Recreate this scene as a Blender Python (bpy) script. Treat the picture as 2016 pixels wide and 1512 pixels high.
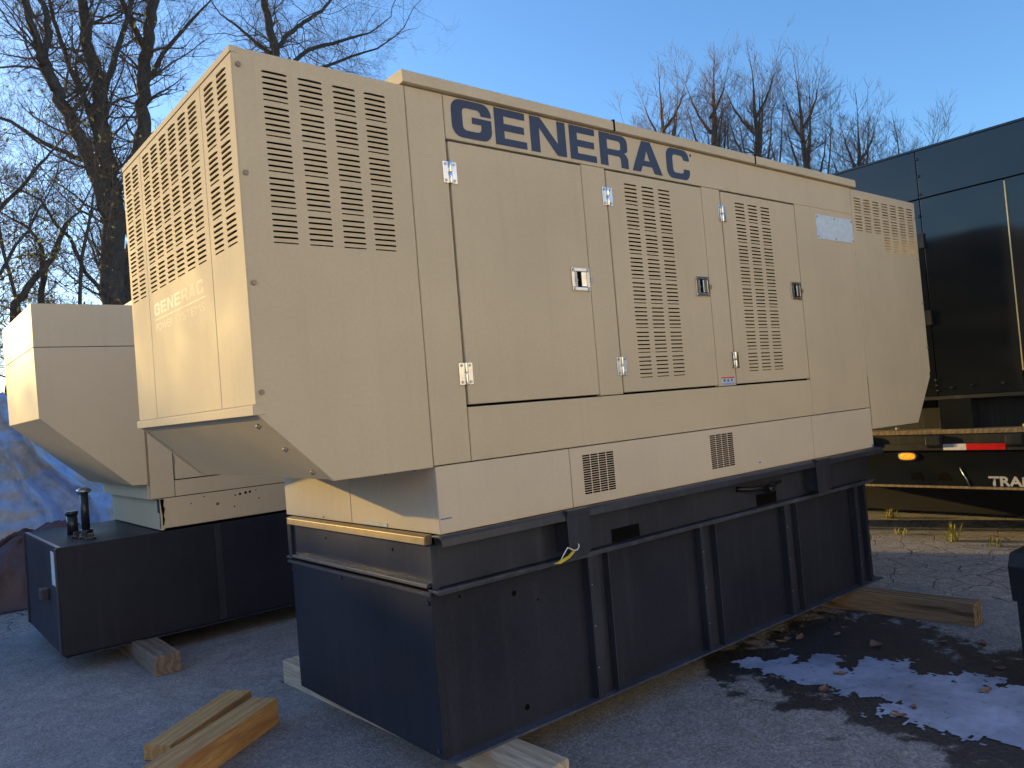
import bpy, bmesh, math, random
from mathutils import Vector, Matrix, noise

for o in list(bpy.data.objects): bpy.data.objects.remove(o)
S = bpy.context.scene
COL = S.collection
PI = math.pi

# ------------------------------------------------------------------ camera
CAM = Vector((-1.06966, -2.73503, 1.6))
yaw, pitch, roll, FPX = 0.88069, 0.02845, -0.08228, 1537.13
fw = Vector((math.cos(yaw)*math.cos(pitch), math.sin(yaw)*math.cos(pitch), math.sin(pitch)))
rt = Vector((math.sin(yaw), -math.cos(yaw), 0)); up = rt.cross(fw)
r2 = rt*math.cos(roll) + up*math.sin(roll); u2 = -rt*math.sin(roll) + up*math.cos(roll)
cd = bpy.data.cameras.new('camera'); co = bpy.data.objects.new('camera', cd); COL.objects.link(co)
cd.sensor_fit = 'HORIZONTAL'; cd.sensor_width = 36.0; cd.lens = 36.0*FPX/2016.0
cd.clip_start = 0.05; cd.clip_end = 2000
co.matrix_world = Matrix(((r2.x, u2.x, -fw.x, CAM.x), (r2.y, u2.y, -fw.y, CAM.y), (r2.z, u2.z, -fw.z, CAM.z), (0, 0, 0, 1)))
S.camera = co
S.render.engine = 'CYCLES'; cy = S.cycles
cy.max_bounces = 6; cy.diffuse_bounces = 4; cy.glossy_bounces = 3; cy.transmission_bounces = 2; cy.transparent_max_bounces = 4; cy.caustics_reflective = False; cy.caustics_refractive = False
S.render.resolution_x, S.render.resolution_y = 1024, 768

# ------------------------------------------------------------------ sky, sun, exposure
SUN = Vector((-1.0, 2.8, 0.482)).normalized()          # towards the sun
sel = math.asin(SUN.z); saz = math.atan2(SUN.x, SUN.y)  # clockwise from +Y
W = bpy.data.worlds.new('World'); S.world = W; W.use_nodes = True
nt = W.node_tree
sky = nt.nodes.new('ShaderNodeTexSky'); sky.sky_type = 'NISHITA'; sky.sun_disc = False
sky.sun_elevation = sel; sky.sun_rotation = saz; sky.altitude = 50
sky.air_density = 1.0; sky.dust_density = 0.9; sky.ozone_density = 4.3
bg = nt.nodes['Background']; bg.inputs['Strength'].default_value = 0.127
nt.links.new(sky.outputs[0], bg.inputs['Color'])
sl = bpy.data.lights.new('sun', 'SUN'); sl.energy = 2.0; sl.angle = math.radians(0.55); sl.color = (1.0, 0.67, 0.22)
so = bpy.data.objects.new('sun', sl); COL.objects.link(so)
so.rotation_euler = SUN.to_track_quat('Z', 'Y').to_euler(); so.location = (-10, 28, 12)
S.view_settings.view_transform = 'Standard'; S.view_settings.look = 'None'
S.view_settings.exposure = 1.62; S.view_settings.gamma = 1.0; S.view_settings.use_curve_mapping = False

# ------------------------------------------------------------------ materials
MATS = {}
def nodes_of(name):
    m = bpy.data.materials.new(name); m.use_nodes = True; MATS[name] = m
    return m, m.node_tree, m.node_tree.nodes['Principled BSDF']
def N(t, kind, **kw):
    n = t.nodes.new(kind)
    for k, v in kw.items():
        if k in n.inputs: n.inputs[k].default_value = v
        else: setattr(n, k, v)
    return n
def ramp(t, src, stops):
    r = t.nodes.new('ShaderNodeValToRGB'); e = r.color_ramp.elements
    e[0].position, e[0].color = stops[0][0], (*stops[0][1], 1)
    e[1].position, e[1].color = stops[1][0], (*stops[1][1], 1)
    for p, c in stops[2:]:
        x = e.new(p); x.color = (*c, 1)
    t.links.new(src, r.inputs[0]); return r
def g3(v): return (v, v, v)
def mixc(t, fac, a, b, mode='MIX'):
    m = t.nodes.new('ShaderNodeMix'); m.data_type = 'RGBA'; m.blend_type = mode
    for s, i in ((fac, 0), (a, 6), (b, 7)):
        if hasattr(s, 'links') or isinstance(s, bpy.types.NodeSocket): t.links.new(s, m.inputs[i])
        elif i == 0: m.inputs[0].default_value = s
        else: m.inputs[i].default_value = (*s, 1)
    return m.outputs[2]
def coords(t, scale=(1, 1, 1), which='Object'):
    tc = t.nodes.new('ShaderNodeTexCoord'); mp = t.nodes.new('ShaderNodeMapping')
    mp.inputs['Scale'].default_value = scale; t.links.new(tc.outputs[which], mp.inputs[0]); return mp.outputs[0]
def worldpos(t, scale=(1, 1, 1)):
    ge = t.nodes.new('ShaderNodeNewGeometry'); mp = t.nodes.new('ShaderNodeMapping')
    mp.inputs['Scale'].default_value = scale; t.links.new(ge.outputs['Position'], mp.inputs[0]); return mp.outputs[0]
def bump(t, b, h, strength=0.3, dist=0.01):
    n = N(t, 'ShaderNodeBump', Strength=strength, Distance=dist); t.links.new(h, n.inputs['Height']); t.links.new(n.outputs[0], b.inputs['Normal'])

def paint(name, col, rough=0.4, var=0.06, streak=0.08, bumpy=0.0, spec=0.5, dirt=(0.35, 0.30, 0.22), metallic=0.0):
    m, t, b = nodes_of(name)
    v = worldpos(t)
    n1 = N(t, 'ShaderNodeTexNoise', Scale=1.3, Detail=3.0, Roughness=0.6); t.links.new(v, n1.inputs['Vector'])
    vs = worldpos(t, (16, 16, 0.9))
    n2 = N(t, 'ShaderNodeTexNoise', Scale=1.0, Detail=2.0, Roughness=0.65); t.links.new(vs, n2.inputs['Vector'])
    n3 = N(t, 'ShaderNodeTexNoise', Scale=70.0, Detail=1.0); t.links.new(v, n3.inputs['Vector'])
    lo = tuple(c*(1-var) for c in col); hi = tuple(min(1, c*(1+var)) for c in col)
    r1 = ramp(t, n1.outputs[0], [(0.3, lo), (0.7, hi)])
    r2_ = ramp(t, n2.outputs[0], [(0.52, g3(0)), (0.80, g3(1))])
    mul = N(t, 'ShaderNodeMath', operation='MULTIPLY'); mul.inputs[1].default_value = streak*2.4
    t.links.new(r2_.outputs[0], mul.inputs[0])
    c1 = mixc(t, mul.outputs[0], r1.outputs[0], tuple(c*d*1.2 for c, d in zip(col, dirt)))
    r3 = ramp(t, n3.outputs[0], [(0.35, g3(1-var*0.6)), (0.65, g3(1.0))])
    c2 = mixc(t, 1.0, c1, r3.outputs[0], 'MULTIPLY')
    t.links.new(c2, b.inputs['Base Color'])
    rr = ramp(t, n1.outputs[0], [(0.25, g3(max(0.04, rough*0.8))), (0.75, g3(min(1, rough*1.25)))])
    t.links.new(rr.outputs[0], b.inputs['Roughness'])
    b.inputs['Specular IOR Level'].default_value = spec; b.inputs['Metallic'].default_value = metallic
    if bumpy:
        nb = N(t, 'ShaderNodeTexNoise', Scale=2.2, Detail=2.0); t.links.new(v, nb.inputs['Vector'])
        bump(t, b, nb.outputs[0], bumpy, 0.02)
    return m
def plain(name, col, rough=0.5, metallic=0.0, spec=0.5):
    m, t, b = nodes_of(name)
    v = worldpos(t)
    n = N(t, 'ShaderNodeTexNoise', Scale=25.0, Detail=3.0); t.links.new(v, n.inputs['Vector'])
    r = ramp(t, n.outputs[0], [(0.3, tuple(c*0.88 for c in col)), (0.7, tuple(min(1, c*1.1) for c in col))])
    t.links.new(r.outputs[0], b.inputs['Base Color'])
    b.inputs['Roughness'].default_value = rough; b.inputs['Metallic'].default_value = metallic
    b.inputs['Specular IOR Level'].default_value = spec
    return m

BEIGE = (0.64, 0.55, 0.385)
paint('beige', BEIGE, 0.60, 0.06, 0.03, 0.04, spec=0.015)
paint('beige_skirt', (0.68, 0.59, 0.45), 0.55, 0.05, 0.03, 0.04, spec=0.06)
paint('beige_other', (0.67, 0.575, 0.405), 0.48, 0.04, 0.03, 0.05, spec=0.07)
paint('black_paint', (0.022, 0.026, 0.042), 0.48, 0.25, 0.15, 0.06, spec=0.22, dirt=(2.0, 1.8, 1.6))
paint('black_frame', (0.028, 0.033, 0.050), 0.34, 0.3, 0.2, 0.05, spec=0.6, dirt=(2.2, 2.0, 1.8))
paint('skylit_flange', (0.060, 0.072, 0.105), 0.38, 0.35, 0.25, 0.05, dirt=(2.2, 2.0, 1.8))  # paler blue-grey stands in for sky light caught by the ledges
paint('gloss_black', (0.012, 0.014, 0.015), 0.13, 0.2, 0.05, 0.12, spec=0.6, dirt=(2.0, 1.8, 1.5))
paint('trailer_black', (0.020, 0.021, 0.020), 0.45, 0.3, 0.3, 0.05, dirt=(3.0, 2.7, 2.0))
plain('gap_dark', (0.006, 0.006, 0.006), 0.9, spec=0.05)
plain('core_dark', (0.008, 0.008, 0.007), 0.9, spec=0.05)
plain('chrome', (0.72, 0.74, 0.76), 0.16, 1.0)
plain('steel', (0.45, 0.45, 0.46), 0.35, 1.0)
plain('zinc_bolt', (0.30, 0.26, 0.20), 0.5, 0.4)
plain('navy_print', (0.020, 0.036, 0.085), 0.45)
plain('pale_print', (0.80, 0.73, 0.58), 0.6, spec=.03)
plain('pale_print_worn', (0.70, 0.61, 0.45), 0.6, spec=.03)
plain('silver_print', (0.42, 0.43, 0.44), 0.5)
plain('white_label', (0.72, 0.76, 0.80), 0.5)
plain('blue_label', (0.30, 0.45, 0.72), 0.45)
plain('red_tape', (0.75, 0.02, 0.015), 0.35)
plain('white_tape', (0.80, 0.78, 0.74), 0.35)
plain('blue_tape', (0.05, 0.18, 0.45), 0.6)
plain('pale_tape', (0.42, 0.48, 0.55), 0.6)
plain('yellow_tag', (0.55, 0.48, 0.05), 0.5)
plain('white_plastic', (0.80, 0.80, 0.80), 0.4)
plain('rust', (0.20, 0.075, 0.03), 0.85)
plain('plaque', (0.70, 0.84, 1.0), 0.3, 0.0)  # the plate's sky reflection is put into this pale blue base colour
plain('sunlit_rail', (0.34, 0.27, 0.17), 0.42, 0.55)  # warm sunlight on the black end rail, put into a tan base colour
plain('strip_yellow', (0.75, 0.62, 0.30), 0.3)
plain('bounce_siding', (0.86, 0.83, 0.75), 0.6)  # pale reflecting colour for the added building behind the camera
plain('plinth_concrete', (0.35, 0.33, 0.30), 0.9)
plain('maroon_sheet', (0.085, 0.055, 0.065), 0.5)
plain('black_plastic', (0.012, 0.013, 0.015), 0.38)

def wood(name, c0, c1, c2, scale=1.0):
    m, t, b = nodes_of(name)
    v = coords(t, (0.9*scale, 11*scale, 11*scale))
    d = N(t, 'ShaderNodeTexNoise', Scale=1.5, Detail=3.0); t.links.new(v, d.inputs['Vector'])
    w = N(t, 'ShaderNodeTexWave', Scale=0.55, Distortion=9.0, Detail=3.0); w.inputs['Detail Scale'].default_value = 2.0
    w.bands_direction = 'Y'; t.links.new(v, w.inputs['Vector'])
    f = N(t, 'ShaderNodeTexNoise', Scale=9.0, Detail=6.0, Roughness=0.7); t.links.new(v, f.inputs['Vector'])
    r = ramp(t, w.outputs[1], [(0.15, c0), (0.9, c1)])
    rf = ramp(t, f.outputs[0], [(0.35, g3(0.62)), (0.7, g3(1.05))])
    rd = ramp(t, d.outputs[0], [(0.55, g3(0)), (0.75, g3(0.75))])
    a = mixc(t, rd.outputs[0], r.outputs[0], c2)
    t.links.new(mixc(t, 1.0, a, rf.outputs[0], 'MULTIPLY'), b.inputs['Base Color'])
    b.inputs['Roughness'].default_value = 0.75
    bump(t, b, f.outputs[0], 0.35, 0.006)
    return m
wood('wood_new', (0.58, 0.33, 0.12), (0.68, 0.42, 0.165), (0.46, 0.25, 0.10))
wood('wood_pale', (0.56, 0.46, 0.33), (0.68, 0.58, 0.44), (0.44, 0.34, 0.22))
wood('wood_stained', (0.54, 0.31, 0.115), (0.66, 0.41, 0.17), (0.40, 0.16, 0.10))
wood('wood_weathered', (0.20, 0.155, 0.12), (0.31, 0.245, 0.19), (0.14, 0.11, 0.09))
wood('wood_grained', (0.14, 0.09, 0.05), (0.38, 0.26, 0.155), (0.28, 0.19, 0.11), 1.2)
wood('wood_deck', (0.22, 0.16, 0.09), (0.34, 0.25, 0.14), (0.16, 0.11, 0.07))

def mat_ground():
    m, t, b = nodes_of('asphalt')
    v = worldpos(t); L = t.links
    big = N(t, 'ShaderNodeTexNoise', Scale=0.55, Detail=4.0, Roughness=0.62); L.new(v, big.inputs['Vector'])
    mid = N(t, 'ShaderNodeTexNoise', Scale=6.0, Detail=3.0, Roughness=0.7); L.new(v, mid.inputs['Vector'])
    agg = N(t, 'ShaderNodeTexVoronoi', Scale=75.0); L.new(v, agg.inputs['Vector'])
    agn = N(t, 'ShaderNodeTexNoise', Scale=160.0, Detail=1.0, Roughness=0.7); L.new(v, agn.inputs['Vector'])
    c = ramp(t, big.outputs[0], [(0.3, (0.240, 0.244, 0.262)), (0.7, (0.315, 0.318, 0.338))]).outputs[0]
    c = mixc(t, 1.0, c, ramp(t, mid.outputs[0], [(0.3, g3(0.78)), (0.72, g3(1.12))]).outputs[0], 'MULTIPLY')
    c = mixc(t, 1.0, c, ramp(t, agg.outputs['Color'], [(0.15, g3(0.72)), (0.6, g3(1.0)), (0.95, g3(1.3))]).outputs[0], 'MULTIPLY')
    c = mixc(t, 1.0, c, ramp(t, agn.outputs[0], [(0.3, g3(0.74)), (0.7, g3(1.2))]).outputs[0], 'MULTIPLY')
    # brown soil washed out from under the units
    soil = N(t, 'ShaderNodeTexNoise', Scale=1.1, Detail=3.0, Roughness=0.6); L.new(v, soil.inputs['Vector'])
    c = mixc(t, ramp(t, soil.outputs[0], [(0.54, g3(0)), (0.80, g3(0.35))]).outputs[0], c, (0.165, 0.140, 0.118))
    # crack network of the old pavement (behind and beyond the units)
    wv = N(t, 'ShaderNodeTexNoise', Scale=2.2, Detail=3.0); L.new(v, wv.inputs['Vector'])
    vv = mixc(t, 0.16, v, wv.outputs['Color'], 'ADD')
    cr = N(t, 'ShaderNodeTexVoronoi', Scale=3.6, feature='DISTANCE_TO_EDGE'); L.new(vv, cr.inputs['Vector'])
    cr2 = N(t, 'ShaderNodeTexVoronoi', Scale=9.0, feature='DISTANCE_TO_EDGE'); L.new(vv, cr2.inputs['Vector'])
    sep = t.nodes.new('ShaderNodeSeparateXYZ'); L.new(v, sep.inputs[0])
    def math_(op, a, bb):
        n = t.nodes.new('ShaderNodeMath'); n.operation = op
        for i, s in enumerate((a, bb)):
            if isinstance(s, (int, float)): n.inputs[i].default_value = s
            else: L.new(s, n.inputs[i])
        return n.outputs[0]
    wob = math_('MULTIPLY', mid.outputs[0], 0.8)
    far = math_('MAXIMUM', math_('SUBTRACT', math_('ADD', sep.outputs[0], wob), 5.15), math_('SUBTRACT', math_('ADD', sep.outputs[1], wob), 5.6))
    old = ramp(t, far, [(0.0, g3(0)), (0.25, g3(1))]).outputs[0]
    k1 = ramp(t, cr.outputs[0], [(0.006, g3(.9)), (0.022, g3(0))]).outputs[0]
    k2 = ramp(t, cr2.outputs[0], [(0.008, g3(0.55)), (0.035, g3(0))]).outputs[0]
    k = math_('MULTIPLY', math_('MAXIMUM', k1, k2), old)
    c = mixc(t, old, c, mixc(t, 1.0, c, (1.35, 1.25, 1.12), 'MULTIPLY'))
    c = mixc(t, k, c, (0.030, 0.028, 0.026))
    # dark wet stain round the icy puddle
    def blob(x, y, rx, ry):
        dx = math_('DIVIDE', math_('SUBTRACT', sep.outputs[0], x), rx); dy = math_('DIVIDE', math_('SUBTRACT', sep.outputs[1], y), ry)
        return math_('SUBTRACT', 1.0, math_('SQRT', math_('ADD', math_('MULTIPLY', dx, dx), math_('MULTIPLY', dy, dy)), 0.0))
    st = blob(3.15, -0.55, 0.85, 0.78)
    for q in ((2.75, -1.1, 0.5, 0.7), (3.5, -0.25, 0.75, 0.6), (3.4, -1.3, 0.7, 0.55), (2.85, 0.0, 0.4, 0.35), (2.55, -1.55, 0.4, 0.5)):
        st = math_('MAXIMUM', st, blob(*q))
    stn = N(t, 'ShaderNodeTexNoise', Scale=4.5, Detail=6.0, Roughness=0.72); L.new(v, stn.inputs['Vector'])
    st = math_('ADD', st, math_('MULTIPLY', math_('SUBTRACT', stn.outputs[0], 0.52), 2.6))
    wet = ramp(t, st, [(0.02, g3(0)), (0.22, g3(1))]).outputs[0]
    c = mixc(t, math_('MULTIPLY', wet, 0.86), c, (0.012, 0.010, 0.009))
    L.new(c, b.inputs['Base Color'])
    L.new(ramp(t, wet, [(0, g3(0.88)), (1, g3(0.42))]).outputs[0], b.inputs['Roughness'])
    h = math_('ADD', math_('MULTIPLY', agn.outputs[0], 0.6), math_('MULTIPLY', agg.outputs['Distance'], -0.8))
    h = math_('SUBTRACT', h, math_('MULTIPLY', k, 1.4))
    bump(t, b, h, 0.55, 0.008)
mat_ground()

def mat_ice():
    m, t, b = nodes_of('ice')
    v = worldpos(t)
    n = N(t, 'ShaderNodeTexNoise', Scale=14.0, Detail=8.0, Roughness=0.7); t.links.new(v, n.inputs['Vector'])
    n2 = N(t, 'ShaderNodeTexNoise', Scale=3.0, Detail=4.0); t.links.new(v, n2.inputs['Vector'])
    r = ramp(t, n.outputs[0], [(0.30, (0.05, 0.06, 0.08)), (0.39, (0.29, 0.37, 0.56)), (0.78, (0.46, 0.56, 0.80))])
    r2_ = ramp(t, n2.outputs[0], [(0.35, g3(0.7)), (0.65, g3(1.1))])
    t.links.new(mixc(t, 1.0, r.outputs[0], r2_.outputs[0], 'MULTIPLY'), b.inputs['Base Color'])
    b.inputs['Roughness'].default_value = 0.4
    bump(t, b, n.outputs[0], 0.2, 0.004)
mat_ice()
def mat_bark(name, a, c):
    m, t, b = nodes_of(name)
    v = coords(t, (6, 6, 1.4))
    n = N(t, 'ShaderNodeTexNoise', Scale=2.5, Detail=8.0, Roughness=0.75); t.links.new(v, n.inputs['Vector'])
    t.links.new(ramp(t, n.outputs[0], [(0.3, a), (0.72, c)]).outputs[0], b.inputs['Base Color'])
    b.inputs['Roughness'].default_value = 0.9; b.inputs['Specular IOR Level'].default_value = 0.2
    bump(t, b, n.outputs[0], 0.8, 0.05)
mat_bark('bark', (0.050, 0.040, 0.032), (0.17, 0.135, 0.10))
mat_bark('twig', (0.11, 0.075, 0.052), (0.23, 0.165, 0.12))
mat_bark('twig_warm', (0.17, 0.115, 0.08), (0.30, 0.21, 0.15))
mat_bark('twig_light', (0.26, 0.19, 0.14), (0.42, 0.32, 0.24))
def mat_leaf(name, a, c):
    m, t, b = nodes_of(name)
    v = worldpos(t); n = N(t, 'ShaderNodeTexNoise', Scale=3.0, Detail=3.0); t.links.new(v, n.inputs['Vector'])
    t.links.new(ramp(t, n.outputs[0], [(0.35, a), (0.65, c)]).outputs[0], b.inputs['Base Color'])
    b.inputs['Roughness'].default_value = 0.6
    b.inputs['Transmission Weight'].default_value = 0.0
mat_leaf('leaf_yellow', (0.50, 0.33, 0.03), (0.66, 0.52, 0.07))
mat_leaf('leaf_orange', (0.36, 0.17, 0.04), (0.54, 0.32, 0.07))
mat_leaf('leaf_dead', (0.17, 0.095, 0.065), (0.30, 0.19, 0.135))
mat_leaf('grass', (0.16, 0.17, 0.03), (0.34, 0.30, 0.06))
mat_leaf('far_wood', (0.018, 0.016, 0.012), (0.045, 0.038, 0.026))
def mat_tarp():
    m, t, b = nodes_of('tarp')
    v = worldpos(t)
    mpr = t.nodes.new('ShaderNodeMapping'); mpr.inputs['Rotation'].default_value = (0, math.radians(-52), 0); mpr.inputs['Scale'].default_value = (.55, .6, 2.4); t.links.new(v, mpr.inputs[0])
    n = N(t, 'ShaderNodeTexNoise', Scale=1.1, Detail=4.0, Roughness=0.55, Distortion=0.9); t.links.new(mpr.outputs[0], n.inputs['Vector'])
    w = worldpos(t, (1, 1, 1)); f = N(t, 'ShaderNodeTexNoise', Scale=9.0, Detail=5.0); t.links.new(w, f.inputs['Vector'])
    r = ramp(t, n.outputs[0], [(0.49, (0.33, 0.46, 0.72)), (0.54, (0.40, 0.40, 0.41))])
    r.color_ramp.elements.new(0.59).color = (0.44, 0.43, 0.42, 1); r.color_ramp.elements.new(0.62).color = (0.32, 0.46, 0.74, 1)
    t.links.new(mixc(t, 1.0, r.outputs[0], ramp(t, f.outputs[0], [(0.3, g3(0.75)), (0.7, g3(1.1))]).outputs[0], 'MULTIPLY'), b.inputs['Base Color'])
    b.inputs['Roughness'].default_value = 0.38
    bump(t, b, f.outputs[0], 0.5, 0.05)
mat_tarp()
def mat_amber():
    m, t, b = nodes_of('amber_lens')
    v = worldpos(t); n = N(t, 'ShaderNodeTexNoise', Scale=60.0, Detail=2.0); t.links.new(v, n.inputs['Vector'])
    r = ramp(t, n.outputs[0], [(0.3, (0.85, 0.16, 0.01)), (0.7, (1.0, 0.42, 0.03))]); t.links.new(r.outputs[0], b.inputs['Base Color'])
    b.inputs['Roughness'].default_value = 0.2
    t.links.new(r.outputs[0], b.inputs['Emission Color']); b.inputs['Emission Strength'].default_value = 0.35
mat_amber()

# ------------------------------------------------------------------ building helpers
WL = {}   # world location of every object's origin (nothing that has children is rotated)
def tag(o, label=None, cat=None, group=None, kind=None):
    if label: o['label'] = label
    if cat: o['category'] = cat
    if group: o['group'] = group
    if kind: o['kind'] = kind
    return o
def empty(name, loc, label, cat, group=None):
    o = bpy.data.objects.new(name, None); COL.objects.link(o); o.location = loc; o.empty_display_size = 0.2
    WL[o.name] = Vector(loc); return tag(o, label, cat, group)
def place(name, me, loc, parent=None, rot=(0, 0, 0)):
    o = bpy.data.objects.new(name, me); COL.objects.link(o)
    if parent: o.parent = parent; o.location = Vector(loc) - WL[parent.name]
    else: o.location = loc
    o.rotation_euler = rot; WL[o.name] = Vector(loc); return o

class MB:
    def __init__(s): s.v = []; s.f = []; s.sm = []
    def face(s, pts, smooth=False):
        i = len(s.v); s.v += [tuple(p) for p in pts]; s.f.append(tuple(range(i, i+len(pts)))); s.sm.append(smooth)
    def box(s, a, b):
        x0, y0, z0 = a; x1, y1, z1 = b; i = len(s.v)
        s.v += [(x0, y0, z0), (x1, y0, z0), (x1, y1, z0), (x0, y1, z0), (x0, y0, z1), (x1, y0, z1), (x1, y1, z1), (x0, y1, z1)]
        for q in ((0, 3, 2, 1), (4, 5, 6, 7), (0, 1, 5, 4), (1, 2, 6, 5), (2, 3, 7, 6), (3, 0, 4, 7)):
            s.f.append(tuple(i+k for k in q)); s.sm.append(False)
        return s
    def prism(s, poly, axis, a, b):
        """poly: 2D points in the two other axes (in order), extruded along axis from a to b"""
        def P(p, t):
            if axis == 'y': return (p[0], t, p[1])
            if axis == 'x': return (t, p[0], p[1])
            return (p[0], p[1], t)
        n = len(poly); i = len(s.v)
        s.v += [P(p, a) for p in poly] + [P(p, b) for p in poly]
        s.f += [tuple(range(i, i+n)), tuple(range(i+2*n-1, i+n-1, -1))]; s.sm += [False, False]
        for k in range(n):
            s.f.append((i+k, i+(k+1) % n, i+n+(k+1) % n, i+n+k)); s.sm.append(False)
        return s
    def tube(s, pts, radii, n=8, caps=True, smooth=True):
        rings = []
        prev = None
        for k, p in enumerate(pts):
            p = Vector(p)
            d = (Vector(pts[min(k+1, len(pts)-1)]) - Vector(pts[max(k-1, 0)])).normalized()
            if prev is None:
                a = Vector((0, 0, 1)) if abs(d.z) < 0.9 else Vector((1, 0, 0))
                prev = d.cross(a).normalized()
            else:
                prev = (prev - d*prev.dot(d))
                prev = prev.normalized() if prev.length > 1e-6 else d.orthogonal().normalized()
            q = d.cross(prev); i = len(s.v); r = radii[k] if hasattr(radii, '__len__') else radii
            for j in range(n):
                an = 2*PI*j/n; s.v.append(tuple(p + prev*(r*math.cos(an)) + q*(r*math.sin(an))))
            rings.append(i)
        for a, b in zip(rings, rings[1:]):
            for j in range(n):
                s.f.append((a+j, a+(j+1) % n, b+(j+1) % n, b+j)); s.sm.append(smooth)
        if caps:
            s.f.append(tuple(rings[0]+j for j in range(n-1, -1, -1))); s.f.append(tuple(rings[-1]+j for j in range(n))); s.sm += [False, False]
        return s
    def cyl(s, c, axis, r, h, n=12, r1=None):
        c = Vector(c); d = Vector(axis).normalized()*h
        return s.tube([c, c+d], [r, r if r1 is None else r1], n)
    def add(s, verts, faces, M=None, smooth=False):
        i = len(s.v)
        s.v += [tuple(M @ Vector(p)) if M else tuple(p) for p in verts]
        for q in faces: s.f.append(tuple(i+k for k in q)); s.sm.append(smooth)
    def mesh(s, name, mat, origin=(0, 0, 0), bevel=0.0, fix=True):
        O = Vector(origin)
        me = bpy.data.meshes.new(name)
        me.from_pydata([tuple(Vector(p)-O) for p in s.v], [], s.f)
        me.polygons.foreach_set('use_smooth', s.sm)
        if bevel or fix:
            bm = bmesh.new(); bm.from_mesh(me)
            if fix: bmesh.ops.recalc_face_normals(bm, faces=bm.faces)
            if bevel:
                es = [e for e in bm.edges if len(e.link_faces) == 2 and e.calc_face_angle(0) > 0.5]
                bmesh.ops.bevel(bm, geom=es, offset=bevel, segments=2, affect='EDGES', clamp_overlap=True, profile=0.6)
            bm.to_mesh(me); bm.free()
        me.materials.append(MATS[mat]); me.update()
        return me
    def build(s, name, mat, parent=None, bevel=0.0, origin=None, fix=True):
        if origin is None:
            if parent is not None: origin = WL[parent.name]
            else: origin = (0, 0, 0)
        return place(name, s.mesh(name, mat, origin, bevel, fix), origin, parent)

def B(name, mat, parent, a, b, bevel=0.003):
    return MB().box(a, b).build(name, mat, parent, bevel)

def panel(name, mat, parent, O, U, V, w, h, groups=(), t=0.024, c=0.0025, extra=None, openb=False):
    """sheet panel with real openings; groups: list of (columns [(u0,u1)], rows [(v0,v1)])"""
    O = Vector(O); U = Vector(U); V = Vector(V); Nn = U.cross(V)
    mb = MB()
    us = {c, w-c}; vs = {0.0 if openb else c, h-c}
    for cols, rows in groups:
        for a, b in cols: us |= {a, b}
        for a, b in rows: vs |= {a, b}
    us = sorted(us); vs = sorted(vs)
    idx = {}
    def vid(i, j):
        if (i, j) not in idx:
            idx[(i, j)] = len(mb.v); mb.v.append(tuple(O + U*us[i] + V*vs[j]))
        return idx[(i, j)]
    for i in range(len(us)-1):
        um = (us[i]+us[i+1])/2
        for j in range(len(vs)-1):
            vm = (vs[j]+vs[j+1])/2
            if any(any(a < um < b for a, b in cols) and any(a < vm < b for a, b in rows) for cols, rows in groups): continue
            mb.f.append((vid(i, j), vid(i+1, j), vid(i+1, j+1), vid(i, j+1))); mb.sm.append(False)
    P = lambda u, v, d: O + U*u + V*v - Nn*d
    cb = 0.0 if openb else c
    inner = [(c, cb), (w-c, cb), (w-c, h-c), (c, h-c)]; outer = [(0, 0), (w, 0), (w, h), (0, h)]
    for k in range(1 if openb else 0, 4):
        a, b = outer[k], outer[(k+1) % 4]; ai, bi = inner[k], inner[(k+1) % 4]
        mb.face([P(*a, c), P(*b, c), P(*bi, 0), P(*ai, 0)])
        mb.face([P(*a, t), P(*b, t), P(*b, c), P(*a, c)])
    if extra: extra(mb)
    return mb.build(name, mat, parent, fix=False)

# louvre: pressed scoop, open downwards; local x = width, z up, -y outwards
LW = 0.097
def louver_geom(w=LW, d=0.0075, drop=0.0030, top=0.0, thick=0.0012):
    vs, fs = [], []
    n = 12
    for k in range(n+1):
        s = -1 + 2*k/n; e = max(0.0, 1-abs(s)**7)
        x = s*w/2
        vs += [(x, 0, top), (x, -d*e*0.75, top-drop*0.35), (x, -d*e, top-drop*(.75+.25*e)), (x, -d*e+thick*e, top-drop*(.75+.25*e)), (x, 0, top-0.0015)]
    for k in range(n):
        a = 5*k; b = a+5
        for q in range(4): fs.append((a+q, a+q+1, b+q+1, b+q))
    return vs, fs
LV, LF = louver_geom()
LV6, LF6 = louver_geom(d=0.004, drop=0.0014)      # the flatter last louvre of each group of six
def louver_mesh(nm, mat, six=False):
    mb = MB(); mb.add(LV6 if six else LV, LF, smooth=True); return mb.mesh(nm, mat, fix=True)

# ------------------------------------------------------------------ ground
g = MB(); R_ = 400
g.face([(-R_, -R_, 0), (R_, -R_, 0), (R_, R_, 0), (-R_, R_, 0)])
tag(g.build('ground', 'asphalt', fix=False), 'grey asphalt yard with cracks and a dark wet stain', None, None, 'structure')

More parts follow.
